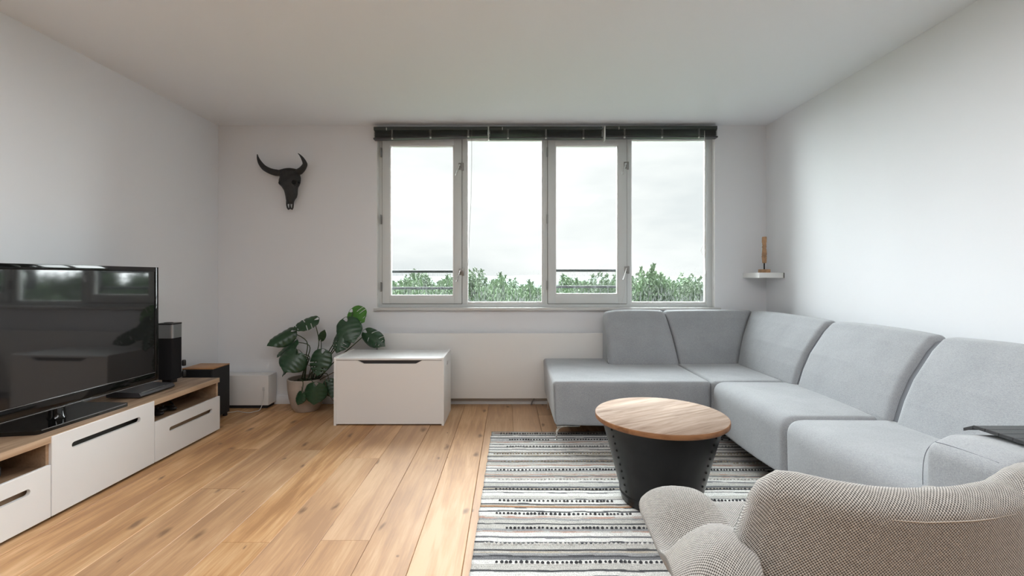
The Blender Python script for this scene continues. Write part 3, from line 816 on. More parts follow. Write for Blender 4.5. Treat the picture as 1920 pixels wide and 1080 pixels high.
for (a, b, zt, zc, s0_, s1_, nm) in ((ys[0], ys[1], .272, .187, .10, .56, 'drawer'), (ys[1], ys[2], .4065, .327, .105, .545, 'flap_door'), (ys[2], ys[3], .270, .185, .125, .565, 'drawer')):
    f = MB().box(BX-.017, BX, a+.002, b-.002, .018, zt, .0025).build(nm, M['white'], tb)
    cyl = MB().prism(stadium(a+s0_, a+s1_, zc, .029), BX-.05, BX+.05, 'X').build('cut', M['white'], tb)
    boolean(f, [cyl])
    if nm == 'drawer':
        MB().box(BX-.045, BX-.030, a+.03, b-.03, .06, .235).build('drawer_box_front', M['bench_in'], f, smooth=False)
    else:
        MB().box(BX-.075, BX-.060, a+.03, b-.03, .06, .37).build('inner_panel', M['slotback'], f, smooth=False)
for y in (1.75, 3.40):
    for x in (-2.55, -2.30):
        MB().box(x-.02, x+.02, y-.02, y+.02, 0, .0155, .002).build('foot', M['blackmatte'], tb)

# set-top box and controller in the niches
sb = thing('set_top_box', 'slim grey set-top box in the left open niche of the television bench', 'media box', (-2.44, 2.0, .262))
MB().box(-2.55, -2.33, 1.76, 2.13, .2655, .315, .006, 3).build('case', M['leather'], sb)
MB().box(-2.3305, -2.328, 1.78, 2.11, .272, .306, .001).build('front_bezel', M['silver'], sb)
for y in (1.8, 2.1):
    for x in (-2.52, -2.36): MB().box(x-.01, x+.01, y-.01, y+.01, .2625, .266).build('foot', M['black'], sb, smooth=False)
gp = thing('game_controller', 'black game controller lying in the right open niche of the television bench', 'game controller', (-2.36, 3.13, .262))
def blob(c, rs, n=14):
    m = MB(); prof = [(math.sin(math.pi*i/n), -math.cos(math.pi*i/n)) for i in range(n+1)]
    m.lathe([(max(p[0], 1e-4), p[1]) for p in prof], (0, 0), 20)
    m.v = [Vector((c[0]+v.x*rs[0], c[1]+v.y*rs[1], c[2]+v.z*rs[2])) for v in m.v]; return m
g = MB(); 
for bl in (blob((-2.36, 3.13, .284), (.035, .06, .018)), blob((-2.335, 3.07, .281), (.05, .02, .017)), blob((-2.335, 3.19, .281), (.05, .02, .017))): g.add(bl.v, bl.f)
g.build('controller_body', M['black'], gp)
for y in (3.105, 3.155): MB().lathe([(.004, .296), (.004, .306), (.009, .308), (.009, .311), (0, .312)], (-2.355, y), 12).build('thumb_stick', M['leather'], gp)
cb = MB().tube([(-2.45, 2.95, .2675), (-2.38, 3.0, .2665), (-2.42, 3.05, .2665), (-2.47, 3.2, .2665), (-2.40, 3.32, .2665), (-2.5, 3.42, .2665)], .0045, 8).build('cable', M['black'])
tag(cb, 'thin black cable lying in the right open niche of the television bench', 'cable')

# ================================================================== TV
tv = thing('television', 'large black flat television standing on the low bench', 'television', (-2.42, 2.46, BT), R(-2.6), local=True)
# local frame: +x to the room, y along the set, z up from the bench
hw, zb, zt = .665, .078, .838
def tvb(): return MB()
MB().box(-.022, .014, -hw, hw, zb, zt, .008, 3).build('rear_housing', M['black'], tv)
sy0, sy1, sz0, sz1 = -hw+.030, hw-.030, zb+.062, zt-.030
fr = MB()
fr.box(.0135, .030, -hw, -hw+.030, zb, zt, .003, 2).box(.0135, .030, hw-.030, hw, zb, zt, .003, 2)
fr.box(.0135, .030, -hw+.0285, hw-.0285, sz1, zt, .003, 2).box(.0135, .030, -hw+.0285, hw-.0285, zb, sz0, .003, 2)
fr.build('bezel', M['piano'], tv)
MB().box(.0295, .0312, sy0, sy1, sz0-.0035, sz0-.0015).box(.0295, .0312, -hw+.004, hw-.004, zb+.001, zb+.0035).build('bezel_trim', M['silver'], tv, smooth=False)
MB().box(.014, .0262, sy0-.002, sy1+.002, sz0-.002, sz1+.002).build('screen', M['screen'], tv, smooth=False)
MB().box(-.085, -.022, -.42, .42, zb+.12, zt-.14, .02, 3).build('back_cover', M['blackmatte'], tv)
MB().lathe([(.045, .018), (.036, .03), (.033, .10)], (-.01, .03), 28).build('neck', M['piano'], tv)
base = MB().prism(fillet([(-.19, -.26), (.125, -.19), (.125, .33), (-.19, .33)], .02, 4), .0, .020, 'Z').build('stand_base', M['piano'], tv, True, 30)
MB().box(.1245, .1262, -.17, .31, .016, .019).build('base_trim', M['silver'], tv, smooth=False)

# console
gc = thing('game_console', 'flat dark grey game console on the bench at the right end of the television', 'game console', (-2.44, 3.09, BT))
pl = fillet([(-2.56, BT+.006), (-2.345, BT+.006), (-2.338, BT+.016), (-2.352, BT+.034), (-2.56, BT+.044)], .003, 3)
MB().prism([(a, b) for a, b in pl], 2.945, 3.245, 'Y').build('case', M['leather'], gc, True, 30)
MB().box(-2.352, -2.345, 2.96, 3.16, BT+.0335, BT+.0365, .001).build('disc_slot', M['silver'], gc)
MB().box(-2.55, -2.37, 2.97, 3.22, BT, BT+.0065).build('foot_pad', M['black'], gc, smooth=False)
# satellite speaker behind
sp = thing('bookshelf_speaker', 'upright black speaker with a silver top band on the bench beside the television', 'speaker', (-2.50, 3.40, BT))
def rb(x0, x1, y0, y1, z0, z1, r, name, mat, parent, seg=5):
    MB().prism(fillet([(x0, y0), (x1, y0), (x1, y1), (x0, y1)], r, seg), z0, z1, 'Z').build(name, mat, parent, True, 35)
sx0, sx1, sy0_, sy1_ = -2.552, -2.437, 3.355, 3.46
rb(sx0, sx1, sy0_, sy1_, BT+.028, .738, .018, 'cloth_body', M['grille'], sp)
rb(sx0-.001, sx1+.001, sy0_-.001, sy1_+.001, .738, .836, .019, 'silver_band', M['silver'], sp)
rb(sx0-.002, sx1+.002, sy0_-.002, sy1_+.002, .836, .846, .02, 'top_cap', M['black'], sp)
MB().lathe([(.03, .846), (.028, .850), (0, .851)], (-2.50, 3.405), 20).build('dial', M['black'], sp)
rb(sx0+.02, sx1-.02, sy0_+.02, sy1_-.02, BT, BT+.03, .012, 'foot', M['black'], sp)
for z in (.455, .535): MB().lathe([(.012, z-.014), (.014, z-.01), (.014, z+.02), (.010, z+.03)], (-2.428, 3.462), 10).build('rear_terminal', M['black'], sp)

# subwoofer
sw = thing('subwoofer', 'black floor speaker with a wooden top in the corner behind the television bench', 'speaker', (-2.53, 3.88, 0))
MB().box(-2.655, -2.405, 3.765, 3.99, .03, .432, .003).build('cabinet', M['blackmatte'], sw)
MB().box(-2.655, -2.405, 3.763, 3.992, .432, .4415, .002).build('top_veneer', M['speaker_wood'], sw)
MB().box(-2.645, -2.415, 3.752, 3.766, .045, .425, .006).build('front_grille', M['grille'], sw)
for x in (-2.63, -2.43):
    for y in (3.79, 3.965): MB().lathe([(.018, 0), (.02, .004), (.016, .031)], (x, y), 14).build('foot', M['black'], sw)

# white box in the corner
wb = thing('white_floor_box', 'low white box behind the black floor speaker, against the back wall', 'storage box', (-2.39, 4.24, 0))
MB().box(-2.64, -2.164, 4.166, 4.314, .030, .299, .004).build('case', M['chestwhite'], wb)
MB().box(-2.60, -2.185, 4.186, 4.312, 0, .031).build('plinth', M['blackmatte'], wb, smooth=False)
MB().box(P(494.5, 728, 4.166).x-.009, P(494.5, 728, 4.166).x+.009, 4.1615, 4.1665, P(494, 731, 4.166).z-.009, P(494, 727, 4.166).z+.005, .002).build('cable_inlet', M['skirt'], wb)
pp = [P(494.5, 729, 4.155), P(494, 745, 4.145), P(492, 757, 4.13)]
def fl(px, py): 
    Y = H*F/(py-CY); v = P(px, py, Y); v.z = .0035; return v
pp += [P(487, 766, 4.09), fl(479, 772), fl(467, 774.5), fl(455, 773.5), fl(446, 771.5), fl(438, 773), fl(426, 775), fl(408, 779)]
for q in (3, 4): pp[q].z = max(.004, .004 if q == 4 else .012)
def smoothpts(pts, k=5):
    out = []
    for i in range(len(pts)-1):
        p0, p1, p2, p3 = pts[max(i-1, 0)], pts[i], pts[i+1], pts[min(i+2, len(pts)-1)]
        for j in range(k):
            t = j/k
            out.append(.5*((2*p1)+(p2-p0)*t+(2*p0-5*p1+4*p2-p3)*t*t+(3*p1-p0-3*p2+p3)*t**3))
    out.append(pts[-1]); return out
tag(MB().tube(smoothpts(pp), .0028, 8).build('power_cable', M['cord']), 'thin white cable hanging from the white box to the floor', 'cable')

# ================================================================== BULL SKULL
def skull():
    Y0 = 4.32
    root = thing('bull_skull', 'black bull skull with curved horns hanging on the back wall', 'wall decoration', (-2.05, Y0, 2.0))
    S = 4.22/F   # metres per picture pixel at the skull's depth
    def q(px, py, dy): return Vector(((px-CX)*S, Y0-dy, H-(py-CY)*S))
    # head rings: (py, left px, right px, depth back, depth front)
    prof = [(316.0, 527, 548, .03, .055), (317.5, 521, 555, .015, .075), (321, 519.5, 557.5, .01, .095), (327, 519.8, 558.5, .006, .11), (332, 520, 560, .004, .12), (337, 518.5, 560, .004, .125), (341, 519.5, 559.5, .006, .125),
            (346, 521.5, 557.5, .010, .122), (350, 525, 555, .012, .118), (356, 528.5, 554, .012, .112), (362, 529.8, 553.5, .012, .105), (368, 530.8, 552, .016, .098), (372, 531.2, 549, .022, .092),
(377, 532, 547, .03, .085), (379.5, 532.6, 546.6, .034, .08), (380.5, 534, 545.2, .038, .076)]
    rings = []; n = 28
    for (py, l, r_, d0, d1) in prof:
        c = q((l+r_)/2, py, 0); hw_ = (r_-l)/2*S; ring = []
        for j in range(n):
            a = 2*math.pi*j/n; ca, sa = math.cos(a), math.sin(a)
            xx = math.copysign(abs(ca)**.85, ca)*hw_
            yy = (d0+d1)/2+(d1-d0)/2*sa
            if sa > 0: yy -= .012*(abs(ca)**2)
            ring.append((c.x+xx, Y0-yy, c.z+.002*math.sin(j*1.7)))
        rings.append(ring)
    head = loft('skull_head', rings, M['skull'], root, 60)
    cut = []
    def ell(c, rs, rz=0):
        b = blob((0, 0, 0), rs, 12); mt = Matrix.Rotation(rz, 4, 'Y'); b.v = [mt @ v+c for v in b.v]
        cut.append(b.build('cut', M['skull'], root))
    # eye sockets right through at the side, nose slits, cheek hollows
    ell(q(551.5, 342, .07), (.017, .16, .022), .3); ell(q(521.5, 343, .10), (.012, .06, .017), -.3)
    ell(q(558, 341, .10), (.012, .05, .014))
    ell(q(531, 355, .125), (.012, .02, .03)); ell(q(549, 357, .118), (.010, .02, .03)); ell(q(539.5, 372, .108), (.008, .02, .028))
    boolean(head, cut, True)
    for pts_, r0_ in ((((533.9, 376, .06), (533.9, 383, .06), (534.9, 388, .058), (537.0, 391.6, .055)), (.008, .0068, .0075, .007)), (((545.6, 376, .06), (545.6, 383, .06), (544.8, 388, .058), (542.8, 391.6, .055)), (.008, .0068, .0075, .007)), (((539.9, 376, .066), (539.9, 383, .064), (539.0, 388, .06), (538.4, 391, .056)), (.005, .0045, .005, .006)), (((540.0, 376, .066), (540.1, 383, .064), (541.0, 388, .06), (541.6, 391, .056)), (.005, .0045, .005, .006))):
        MB().tube([q(*p_) for p_ in pts_], list(r0_), 12).build('snout_bone', M['skull'], root, True, 60)
    # brow ridges and orbital rims
    for (cx_, cy_, rx_, rz_, dy) in ((552, 342, .024, .030, .098), (526, 342, .012, .019, .100)):
        pts = [q(cx_, cy_, dy)+Vector((rx_*math.cos(w*.3927), -.004*math.sin(w*.9), rz_*math.sin(w*.3927))) for w in range(17)]
        MB().tube(pts, .006, 8).build('orbital_rim', M['skull'], root)
    # horns
    hl = [(522, 322.5, .055), (514, 322, .06), (504, 319.5, .07), (494, 314, .085), (487.5, 305.5, .095), (484, 297, .10), (482.3, 289, .10)]
    rl = [.027, .031, .0275, .0245, .019, .011, .002]
    hr = [(551, 322, .055), (558, 319.5, .06), (564, 315.5, .07), (569, 311, .085), (571.3, 306.5, .095), (567.5, 297.5, .10), (562.3, 290.5, .105), (559.2, 288, .108)]
    rr = [.027, .0305, .027, .0235, .021, .014, .006, .002]
    for pts, rd in ((hl, rl), (hr, rr)):
        v = smoothpts([q(*p) for p in pts], 4); rads = []
        for i in range(len(v)):
            t = i/(len(v)-1)*(len(rd)-1); k = min(int(t), len(rd)-2); rads.append(rd[k]+(rd[k+1]-rd[k])*(t-k))
        MB().tube(v, rads, 16).build('horn', M['skull'], root, True, 60)
    v = [q(*p) for p in ((519, 321, .05), (530, 318.5, .055), (540, 318, .06), (550, 319.5, .055), (556, 320, .05))]
    MB().tube(smoothpts(v, 3), .024, 14).build('poll_ridge', M['skull'], root)
    MB().box(q(536, 330, 0).x, q(544, 330, 0).x, Y0-.03, YB, q(0, 334, 0).z, q(0, 326, 0).z).build('hanger', M['steel'], root, smooth=False)
skull()

# ================================================================== CORNER SHELF + SCULPTURE
shx0, shy0, shz0, shz1 = 2.180, 4.05, 1.1755, 1.2215
sh = thing('corner_shelf', 'small white floating shelf in the corner to the right of the window', 'shelf', (2.29, 4.2, shz0))
pl = fillet([(shx0, YB-.001), (shx0, shy0), (XR-.012, shy0), (XR-.001, shy0+.004), (XR-.001, YB-.001)], [.001, .004, .003, .001, .001], 3)
MB().prism(pl, shz0, shz1, 'Z').build('shelf_board', M['white_gloss'], sh, True, 30)
MB().box(XR-.006, XR-.0005, shy0-.006, shy0+.05, shz0, shz1-.002).build('wall_bracket', M['steel'], sh, smooth=False)
st = thing('wood_sculpture', 'slim carved wooden sculpture on a rod, standing on the corner shelf', 'sculpture', (2.28, 4.16, shz1))
SX, SY = (1433-CX)/F*4.15, 4.15
def sz(py): return H-(py-CY)/F*SY
MB().box(SX-.037, SX+.037, SY-.037, SY+.037, shz1, sz(505), .004).build('plinth', M['sculpt'], st)
MB().tube([(SX, SY, sz(505.5)), (SX, SY, sz(492))], .006, 10).build('rod', M['rivet'], st)
segs = [(493.5, .010), (492, .013), (488, .0135), (480, .0155), (479, .0125), (478, .0155), (473, .014), (467, .0125), (465.5, .0105), (464, .0135), (461, .0125), (459.5, .0105), (458, .0135), (456, .011), (454.5, .0145), (445, .0145), (444, .013)]
rings = []
for i, (py, w) in enumerate(segs):
    z = sz(py); sxx = .001*math.sin(i*1.3)
    rings.append([(SX+sxx+dx*w, SY+dy*w*1.2, z) for dx, dy in fillet([(-1, -1), (1, -1), (1, 1), (-1, 1)], .35, 3)])
loft('carved_body', rings, M['sculpt'], st, 35)

# ================================================================== PLANT
PC = (-(CX-575)/F*4.135, 4.135)
pl_ = thing('potted_monstera', 'large monstera plant in a pale clay pot between the white box and the chest', 'potted plant', (PC[0], PC[1], 0))
prim = .160
pt = MB().lathe([(.0, 0), (.098, 0), (.106, .006), (.128, .05), (.146, .12), (.156, .19), (prim, .265), (prim+.001, .283), (prim-.006, .288), (prim-.014, .284), (prim-.018, .24), (0.0, .238)], PC, 56).build('pot', M['pot'], pl_)
s = MB(); s.lathe([(.141, .24), (.137, .252), (.09, .262), (.04, .259), (.001, .264)], PC, 30)
for i in range(40):
    a, rr_ = random.uniform(0, 6.28), random.uniform(0, .12)
    b_ = blob((PC[0]+rr_*math.cos(a), PC[1]+rr_*math.sin(a), .258), (.009, .009, .006), 5); s.add(b_.v, b_.f)
s.build('soil', M['soil'], pl_)
def leaf(A, Tp, nrm, wf=.85, fold=.5, droop=.3, slits=True, mat=None, seed=0, curl=0):
    """heart shaped blade from its stalk joint A to the tip Tp, facing nrm"""
    rnd = random.Random(seed); A = Vector(A); Tp = Vector(Tp); d = Tp-A; ln = d.length; y = d.normalized()
    nrm = Vector(nrm).normalized(); z = (nrm-y*nrm.dot(y)).normalized(); x = y.cross(z)
    rows = 36; cols = 7; vs = []; idx = {}
    def half(t):     # half width for t from -.22 (lobes) to 1 (tip)
        if t < 0: 
            u = (t+.22)/.22; return .40*math.sqrt(max(0, 1-(1-u)**2))*.98
        return .40*(1+.30*math.sin(t*2.6))*(1-t**2.1)**.85 if t < 1 else 0
    fs = []
    for sd in (-1, 1):
        for i in range(rows+1):
            t = -.22+1.22*i/rows
            w = half(t)*wf
            inner = 0 if t >= 0 else .10*(-t/.22)**.7*wf*1.1
            if inner > w: inner = w
            for j in range(cols+1):
                u = j/cols; xx = inner+(w-inner)*u
                yy = t+.16*(xx)*(1 if t < .8 else .4)-.02*u
                zz = -fold*xx*xx*2.2-droop*max(0, t)**2*.5+fold*.22*xx+.012*math.sin(t*30+seed)*u
                zz += curl*xx
                idx[(sd, i, j)] = len(vs); vs.append(A+(x*sd*xx+y*yy+z*zz)*ln)
        cut = set()
        if slits:
            base = [11, 17, 23, 28]
            for b_ in base:
                if rnd.random() < .62: cut.add(b_+rnd.choice((0, 0, 1)))
        for i in range(rows):
            for j in range(cols):
                if i in cut and 2 <= j <= (6 if i % 2 else 4): continue
                q_ = [idx[(sd, i, j)], idx[(sd, i, j+1)], idx[(sd, i+1, j+1)], idx[(sd, i+1, j)]]
                fs.append(q_ if sd > 0 else q_[::-1])
    bm = bmesh.new(); vv = [bm.verts.new(v) for v in vs]
    for f in fs:
        try: bm.faces.new([vv[k] for k in f])
        except ValueError: pass
    bmesh.ops.remove_doubles(bm, verts=list(bm.verts), dist=.0006)
    for v in [v for v in bm.verts if not v.link_faces]: bm.verts.remove(v)
    o = frombm('leaf', bm, mat or M['leaf'], pl_, True, 180)
    md = o.modifiers.new('t', 'SOLIDIFY'); md.thickness = .0016
    # raised midrib
    return o
def stem(pts, r0=.006, r1=.0032, name='stem', mat=None):
    v = smoothpts([Vector(p) for p in pts], 5); n = len(v)
    MB().tube(v, [r0+(r1-r0)*i/(n-1) for i in range(n)], 8).build(name, mat or M['stem'], pl_)
soil = lambda dx, dy: Vector((PC[0]+dx, PC[1]+dy, .25))
Yp = 4.1
# (joint px,py,Y, tip px,py,Y, facing normal, width, fold, droop, mid-stem px,py,Y, slits, mat, pot offset)
LV = [
 ((589, 600, 4.16), (546, 618, 4.08), (.25, -.62, .85), .80, .35, .10, (598, 640, 4.16), True, 'leaf', (.03, .02)),
 ((545, 622, 4.12), (499, 648, 4.02), (.25, -.70, .80), .85, .9, .1, (575, 640, 4.14), False, 'leaf', (-.03, .03)),
 ((549, 641, 4.14), (516, 668, 4.02), (-.45, -.62, .5), .95, .5, .2, (580, 648, 4.14), False, 'leaf', (-.02, 0)),
 ((549, 662, 4.05), (526, 706, 3.97), (-.75, -.6, .35), .95, .6, .15, (580, 668, 4.08), False, 'leaf', (-.04, -.03)),
 ((556, 664, 4.0), (531, 698, 3.92), (.25, -.85, .55), 1.5, .3, .15, (578, 672, 4.04), False, 'leaf', (-.01, -.05)),
 ((602, 636, 4.16), (609, 618, 4.15), (.3, -.8, .2), .75, .2, 0, (601.5, 660, 4.15), False, 'leaf', (.03, .05)),
 ((604, 663, 3.98), (594, 706, 3.92), (.1, -1, .30), 1.05, .25, .1, (592, 690, 4.02), True, 'leaf', (.02, -.06)),
 ((650, 603, 4.06), (662, 642, 3.98), (.05, -.85, .52), 1.18, .25, .25, (628, 640, 4.1), False, 'leaf', (.06, .02)),
 ((661, 585, 4.15), (683, 604, 4.10), (-.1, -.95, .25), 1.35, .2, .1, (657, 598, 4.12), True, 'leafyoung', (.07, .05)),
 ((643, 627, 4.02), (630, 662, 3.95), (.1, -.9, .5), 1.0, .8, .2, (632, 650, 4.08), True, 'leaf', (.07, -.02)),
 ((688, 624, 4.09), (720, 647, 4.01), (-.40, -.66, .62), .80, 1.1, .35, (664, 646, 4.1), True, 'leaf', (.08, .02)),
 ((592, 724, 3.92), (588, 760, 3.90), (.1, -1, .12), 1.35, .3, .05, (583, 712, 3.955), False, 'leaf', (.05, -.10)),
 ((566, 738, 3.93), (558, 760, 3.915), (-.2, -1, .1), 1.1, .3, .0, (568, 716, 3.955), False, 'leaf', (-.02, -.12)),
 ((617, 716, 4.02), (624, 747, 3.99), (.25, -1, .15), .95, .3, .0, (612, 700, 4.04), False, 'leaf', (.09, -.02)),
]
for i, (a, t, nr, wf, fo_, dr, md_, sl, mt, po) in enumerate(LV):
    A = P(*a); Tq = P(*t)
    leaf(A, Tq, nr, wf, fo_, dr, sl, M[mt], i*3+1)
    s0 = soil(*po)
    if i in (11, 12, 13):
        stem([s0, s0+Vector((0, 0, .05)), P(*md_), A], .0045, .003)
    else:
        mid = P(*md_); stem([s0, s0.lerp(mid, .5)+Vector((0, 0, .02)), mid, A], .006, .0035)
for (a, b_, c) in (((575, 715, 4.08), (583, 690, 4.05), (577, 684, 4.05)), ((600, 712, 4.05), (622, 700, 4.0), (628, 697, 4.0)), ((610, 716, 3.99), (614, 735, 3.97), (625, 752, 3.97))):
    stem([P(*a), P(*b_), P(*c)], .0045, .002, 'aerial_root', M['aerial'])
stem([soil(-.05, -.05), P(566, 728, 3.95), P(562, 742, 3.94)], .002, .0015, 'aerial_root', M['aerial'])

# ================================================================== RUG
RZ = .0136  # top of the rug
KEEP = [(.797, 2.451, .235), (.336, 3.335, .04), (1.5, 2.5, .05), (1.5, 1.44, .05), (1.55, 3.38, .05), (.57, 1.03, .04), (1.19, 1.03, .04), (.57, 1.47, .04), (1.19, 1.47, .04)]
def build_rug():
    rnd = random.Random(5)
    x0, x1, y0, y1 = -.135, 2.18, 1.12, 3.516
    nx, dy = 190, .0042
    ny = int((y1-y0)/dy)
    pal = {'w': (.76, .755, .73), 'l': (.54, .53, .50), 'g': (.20, .205, .215), 'd': (.085, .088, .095), 'b': (.48, .43, .35), 'p': (.50, .33, .27), 'o': (.46, .25, .14), 'm': (.34, .345, .35)}
    rows = []   # (colour, hgt) per mesh row, far end first
    seq = []
    y = 0
    while len(rows) < ny+1:
        c = rnd.choices(['w', 'l', 'g', 'd', 'b', 'p', 'm', 'o'], [8, 4, 3, 3, 2, 1.3, 2, .5])[0]
        if rows and c == rows[-1][0]: c = 'd' if c in 'wl' else 'w'
        k = rnd.randint(5, 10) if c in 'wl' else rnd.randint(2, 5)
        if c == 'd': k = rnd.randint(2, 4)
        for _ in range(k): rows.append((c, _/k))
    rows = rows[:ny+1]
    # rows carrying thick looped yarn
    bob = [(i, rnd.uniform(0, .05), rnd.uniform(.45, 1.1), rnd.choice(['d', 'd', 'd', 'm', 'b', 'w'])) for i in range(12, ny, 31)]
    vs = []; cols = []; fs = []
    for j in range(ny+1):
        for i in range(nx+1):
            u = i/nx; x = x0+(x1-x0)*u; yy = y1-j*dy
            # long waviness of the weft and crooked edge
            wv = .010*noise.noise(Vector((x*2.2, yy*1.5, 2)))+.004*noise.noise(Vector((x*9, yy*5, 7)))
            ex = (.006*noise.noise(Vector((0, yy*14, 4)))-.03*(j/ny)*(1-u)) if i == 0 or i == nx else -.03*(j/ny)*(1-u)
            hgt = .010+.0012*math.sin(j*2.1)+.0018*max(0, noise.noise(Vector((x*3, yy*3, 9))))
            dn = .004*noise.noise(Vector((x*6, j*.03, 1)))
            jj = int(j+noise.noise(Vector((x*7, j*.09, 3)))*1.6+.5); jj = max(0, min(ny, jj))
            c = pal[rows[jj][0]]
            nn = 1+.22*noise.noise(Vector((x*60, j*1.3, 5)))
            if rows[jj][0] in 'bp' and noise.noise(Vector((x*8, j*.8, 11))) < -.05: c = pal['l']
            vs.append((x+ex, yy+wv, hgt)); cols.append((*[min(1, q*nn) for q in c], 1))
    W = nx+1
    for j in range(ny):
        for i in range(nx): a = j*W+i; fs.append([a, a+W, a+W+1, a+1])
    # rim down to the floor
    edge = [i for i in range(W)]+[j*W+nx for j in range(1, ny+1)]+[ny*W+i for i in range(nx-1, -1, -1)]+[j*W for j in range(ny-1, 0, -1)]
    k0 = len(vs)
    for e in edge: v = vs[e]; vs.append((v[0], v[1], .0008)); cols.append(cols[e])
    n = len(edge)
    for q in range(n): fs.append([edge[q], edge[(q+1) % n], k0+(q+1) % n, k0+q])
    # looped yarn knots along the bobble rows
    def knot(x, y, z, r, col):
        k = len(vs)
        for lv, (rr, zz) in enumerate(((1, -.3), (.85, .45), (.35, .9))):
            for q in range(6):
                w = q*math.pi/3; vs.append((x+math.cos(w)*r*rr*1.15, y+math.sin(w)*r*rr, z+zz*r)); cols.append(col)
        vs.append((x, y, z+r)); cols.append(col)
        for lv in range(2):
            for q in range(6): a = k+lv*6+q; b = k+lv*6+(q+1) % 6; fs.append([a, b, b+6, a+6])
        for q in range(6): fs.append([k+12+q, k+12+(q+1) % 6, k+18])
    for (j, u0, u1, c) in bob:
        x = x0+.03+(x1-x0)*u0; yy = y1-j*dy; z0 = .0125; c0 = pal[c]
        if rnd.random() < .6:
            nxt = yy-dy*rnd.randint(3, 6)
        else: nxt = yy
        while x < x1-.03:
            far = (x-x0)/(x1-x0) > u1
            yb = nxt if far else yy
            wv = .010*noise.noise(Vector((x*2.2, yb*1.5, 2)))+.004*noise.noise(Vector((x*9, yb*5, 7)))
            f = rnd.uniform(.75, 1.15)
            if not any((x-a)**2+(yb+wv-b)**2 < c_*c_ for a, b, c_ in KEEP): knot(x-.03*(j/ny)*(1-(x-x0)/(x1-x0)), yb+wv+rnd.uniform(-.0012, .0012), z0, rnd.uniform(.005, .0074), (*[q*f for q in c0], 1))
            x += rnd.uniform(.016, .024) if not far else rnd.uniform(.018, .03)
    m, nt, b = nmat('rag_rug')
    at = N(nt, 'ShaderNodeAttribute'); at.attribute_name = 'yarn'
    tc = N(nt, 'ShaderNodeTexCoord'); mp = N(nt, 'ShaderNodeMapping'); mp.inputs['Scale'].default_value = (260, 190, 1)
    L(nt, tc.outputs['Object'], mp.inputs['Vector'])
    n1 = N(nt, 'ShaderNodeTexNoise'); n1.inputs['Scale'].default_value = 1; n1.inputs['Detail'].default_value = 2
    L(nt, mp.outputs['Vector'], n1.inputs['Vector'])
    mr = N(nt, 'ShaderNodeMapRange'); mr.inputs['From Min'].default_value = .3; mr.inputs['From Max'].default_value = .7
    mr.inputs['To Min'].default_value = .62; mr.inputs['To Max'].default_value = 1.22; L(nt, n1.outputs['Fac'], mr.inputs['Value'])
    mx = N(nt, 'ShaderNodeMix', data_type='RGBA', blend_type='MULTIPLY'); mx.inputs[0].default_value = 1
    L(nt, at.outputs['Color'], mx.inputs[6]); L(nt, mr.outputs[0], mx.inputs[7]); L(nt, mx.outputs[2], b.inputs['Base Color'])
    b.inputs['Roughness'].default_value = 1; b.inputs['Specular IOR Level'].default_value = .1
    bp = N(nt, 'ShaderNodeBump'); bp.inputs['Strength'].default_value = .7; bp.inputs['Distance'].default_value = .003
    L(nt, n1.outputs['Fac'], bp.inputs['Height']); L(nt, bp.outputs['Normal'], b.inputs['Normal'])
    o = mk('striped_rug', vs, fs, m, None, True, 180)
    ca = o.data.color_attributes.new('yarn', 'FLOAT_COLOR', 'POINT')
    ca.data.foreach_set('color', [q for c in cols for q in c])
    tag(o, 'striped woven rug in grey, white and pink on the floor under the round table', 'rug')
build_rug()


# ================================================================== SOFA
sofa = thing('corner_sofa', 'large light grey fabric corner sofa with a chaise along window and right wall', 'sofa', (1.5, 3.3, 0))
SF = M['sofa']
ZS, ZB = .445, .128
def alongX(s, u, v, t): return (s, u, v)         # outline in y,z
def alongY(s, u, v, t): return (u, s, v)         # outline in x,z
# chaise seat
def chaise_place(s, u, v, t):
    # left side tapers in towards the floor
    return (s+(.014*(1-(v-ZB)/(ZS-ZB)) if t < .1 else 0), u, v-.004*math.sin(max(0, t)*3.14))
pl = fillet([(3.295, ZB), (4.23, ZB), (4.23, ZS), (3.285, ZS-.004)], [.02, .02, .03, .032], 5)
pad('chaise_seat', pl, .308, 1.432, chaise_place, SF, sofa, r=.026, bulge=.004)
# corner seat
pl = fillet([(3.268, ZB), (4.23, ZB), (4.23, ZS), (3.268, ZS)], [.02, .02, .03, .03], 5)
pad('corner_seat', pl, 1.436, 2.30, alongX, SF, sofa, r=.02, bulge=.006)
# two seats of the long side, with a rounded front edge
def seat_prof(dz=0): return fillet([(1.432, ZB+.01), (2.30, ZB+.01), (2.30, ZS), (1.425, ZS+dz)], [.02, .02, .03, .085], 7)
pad('seat_cushion', seat_prof(.006), 2.418, 3.275, alongY, SF, sofa, r=.045, bulge=.012)
pad('seat_cushion', seat_prof(.004), 1.60, 2.414, alongY, SF, sofa, r=.042, bulge=.012)
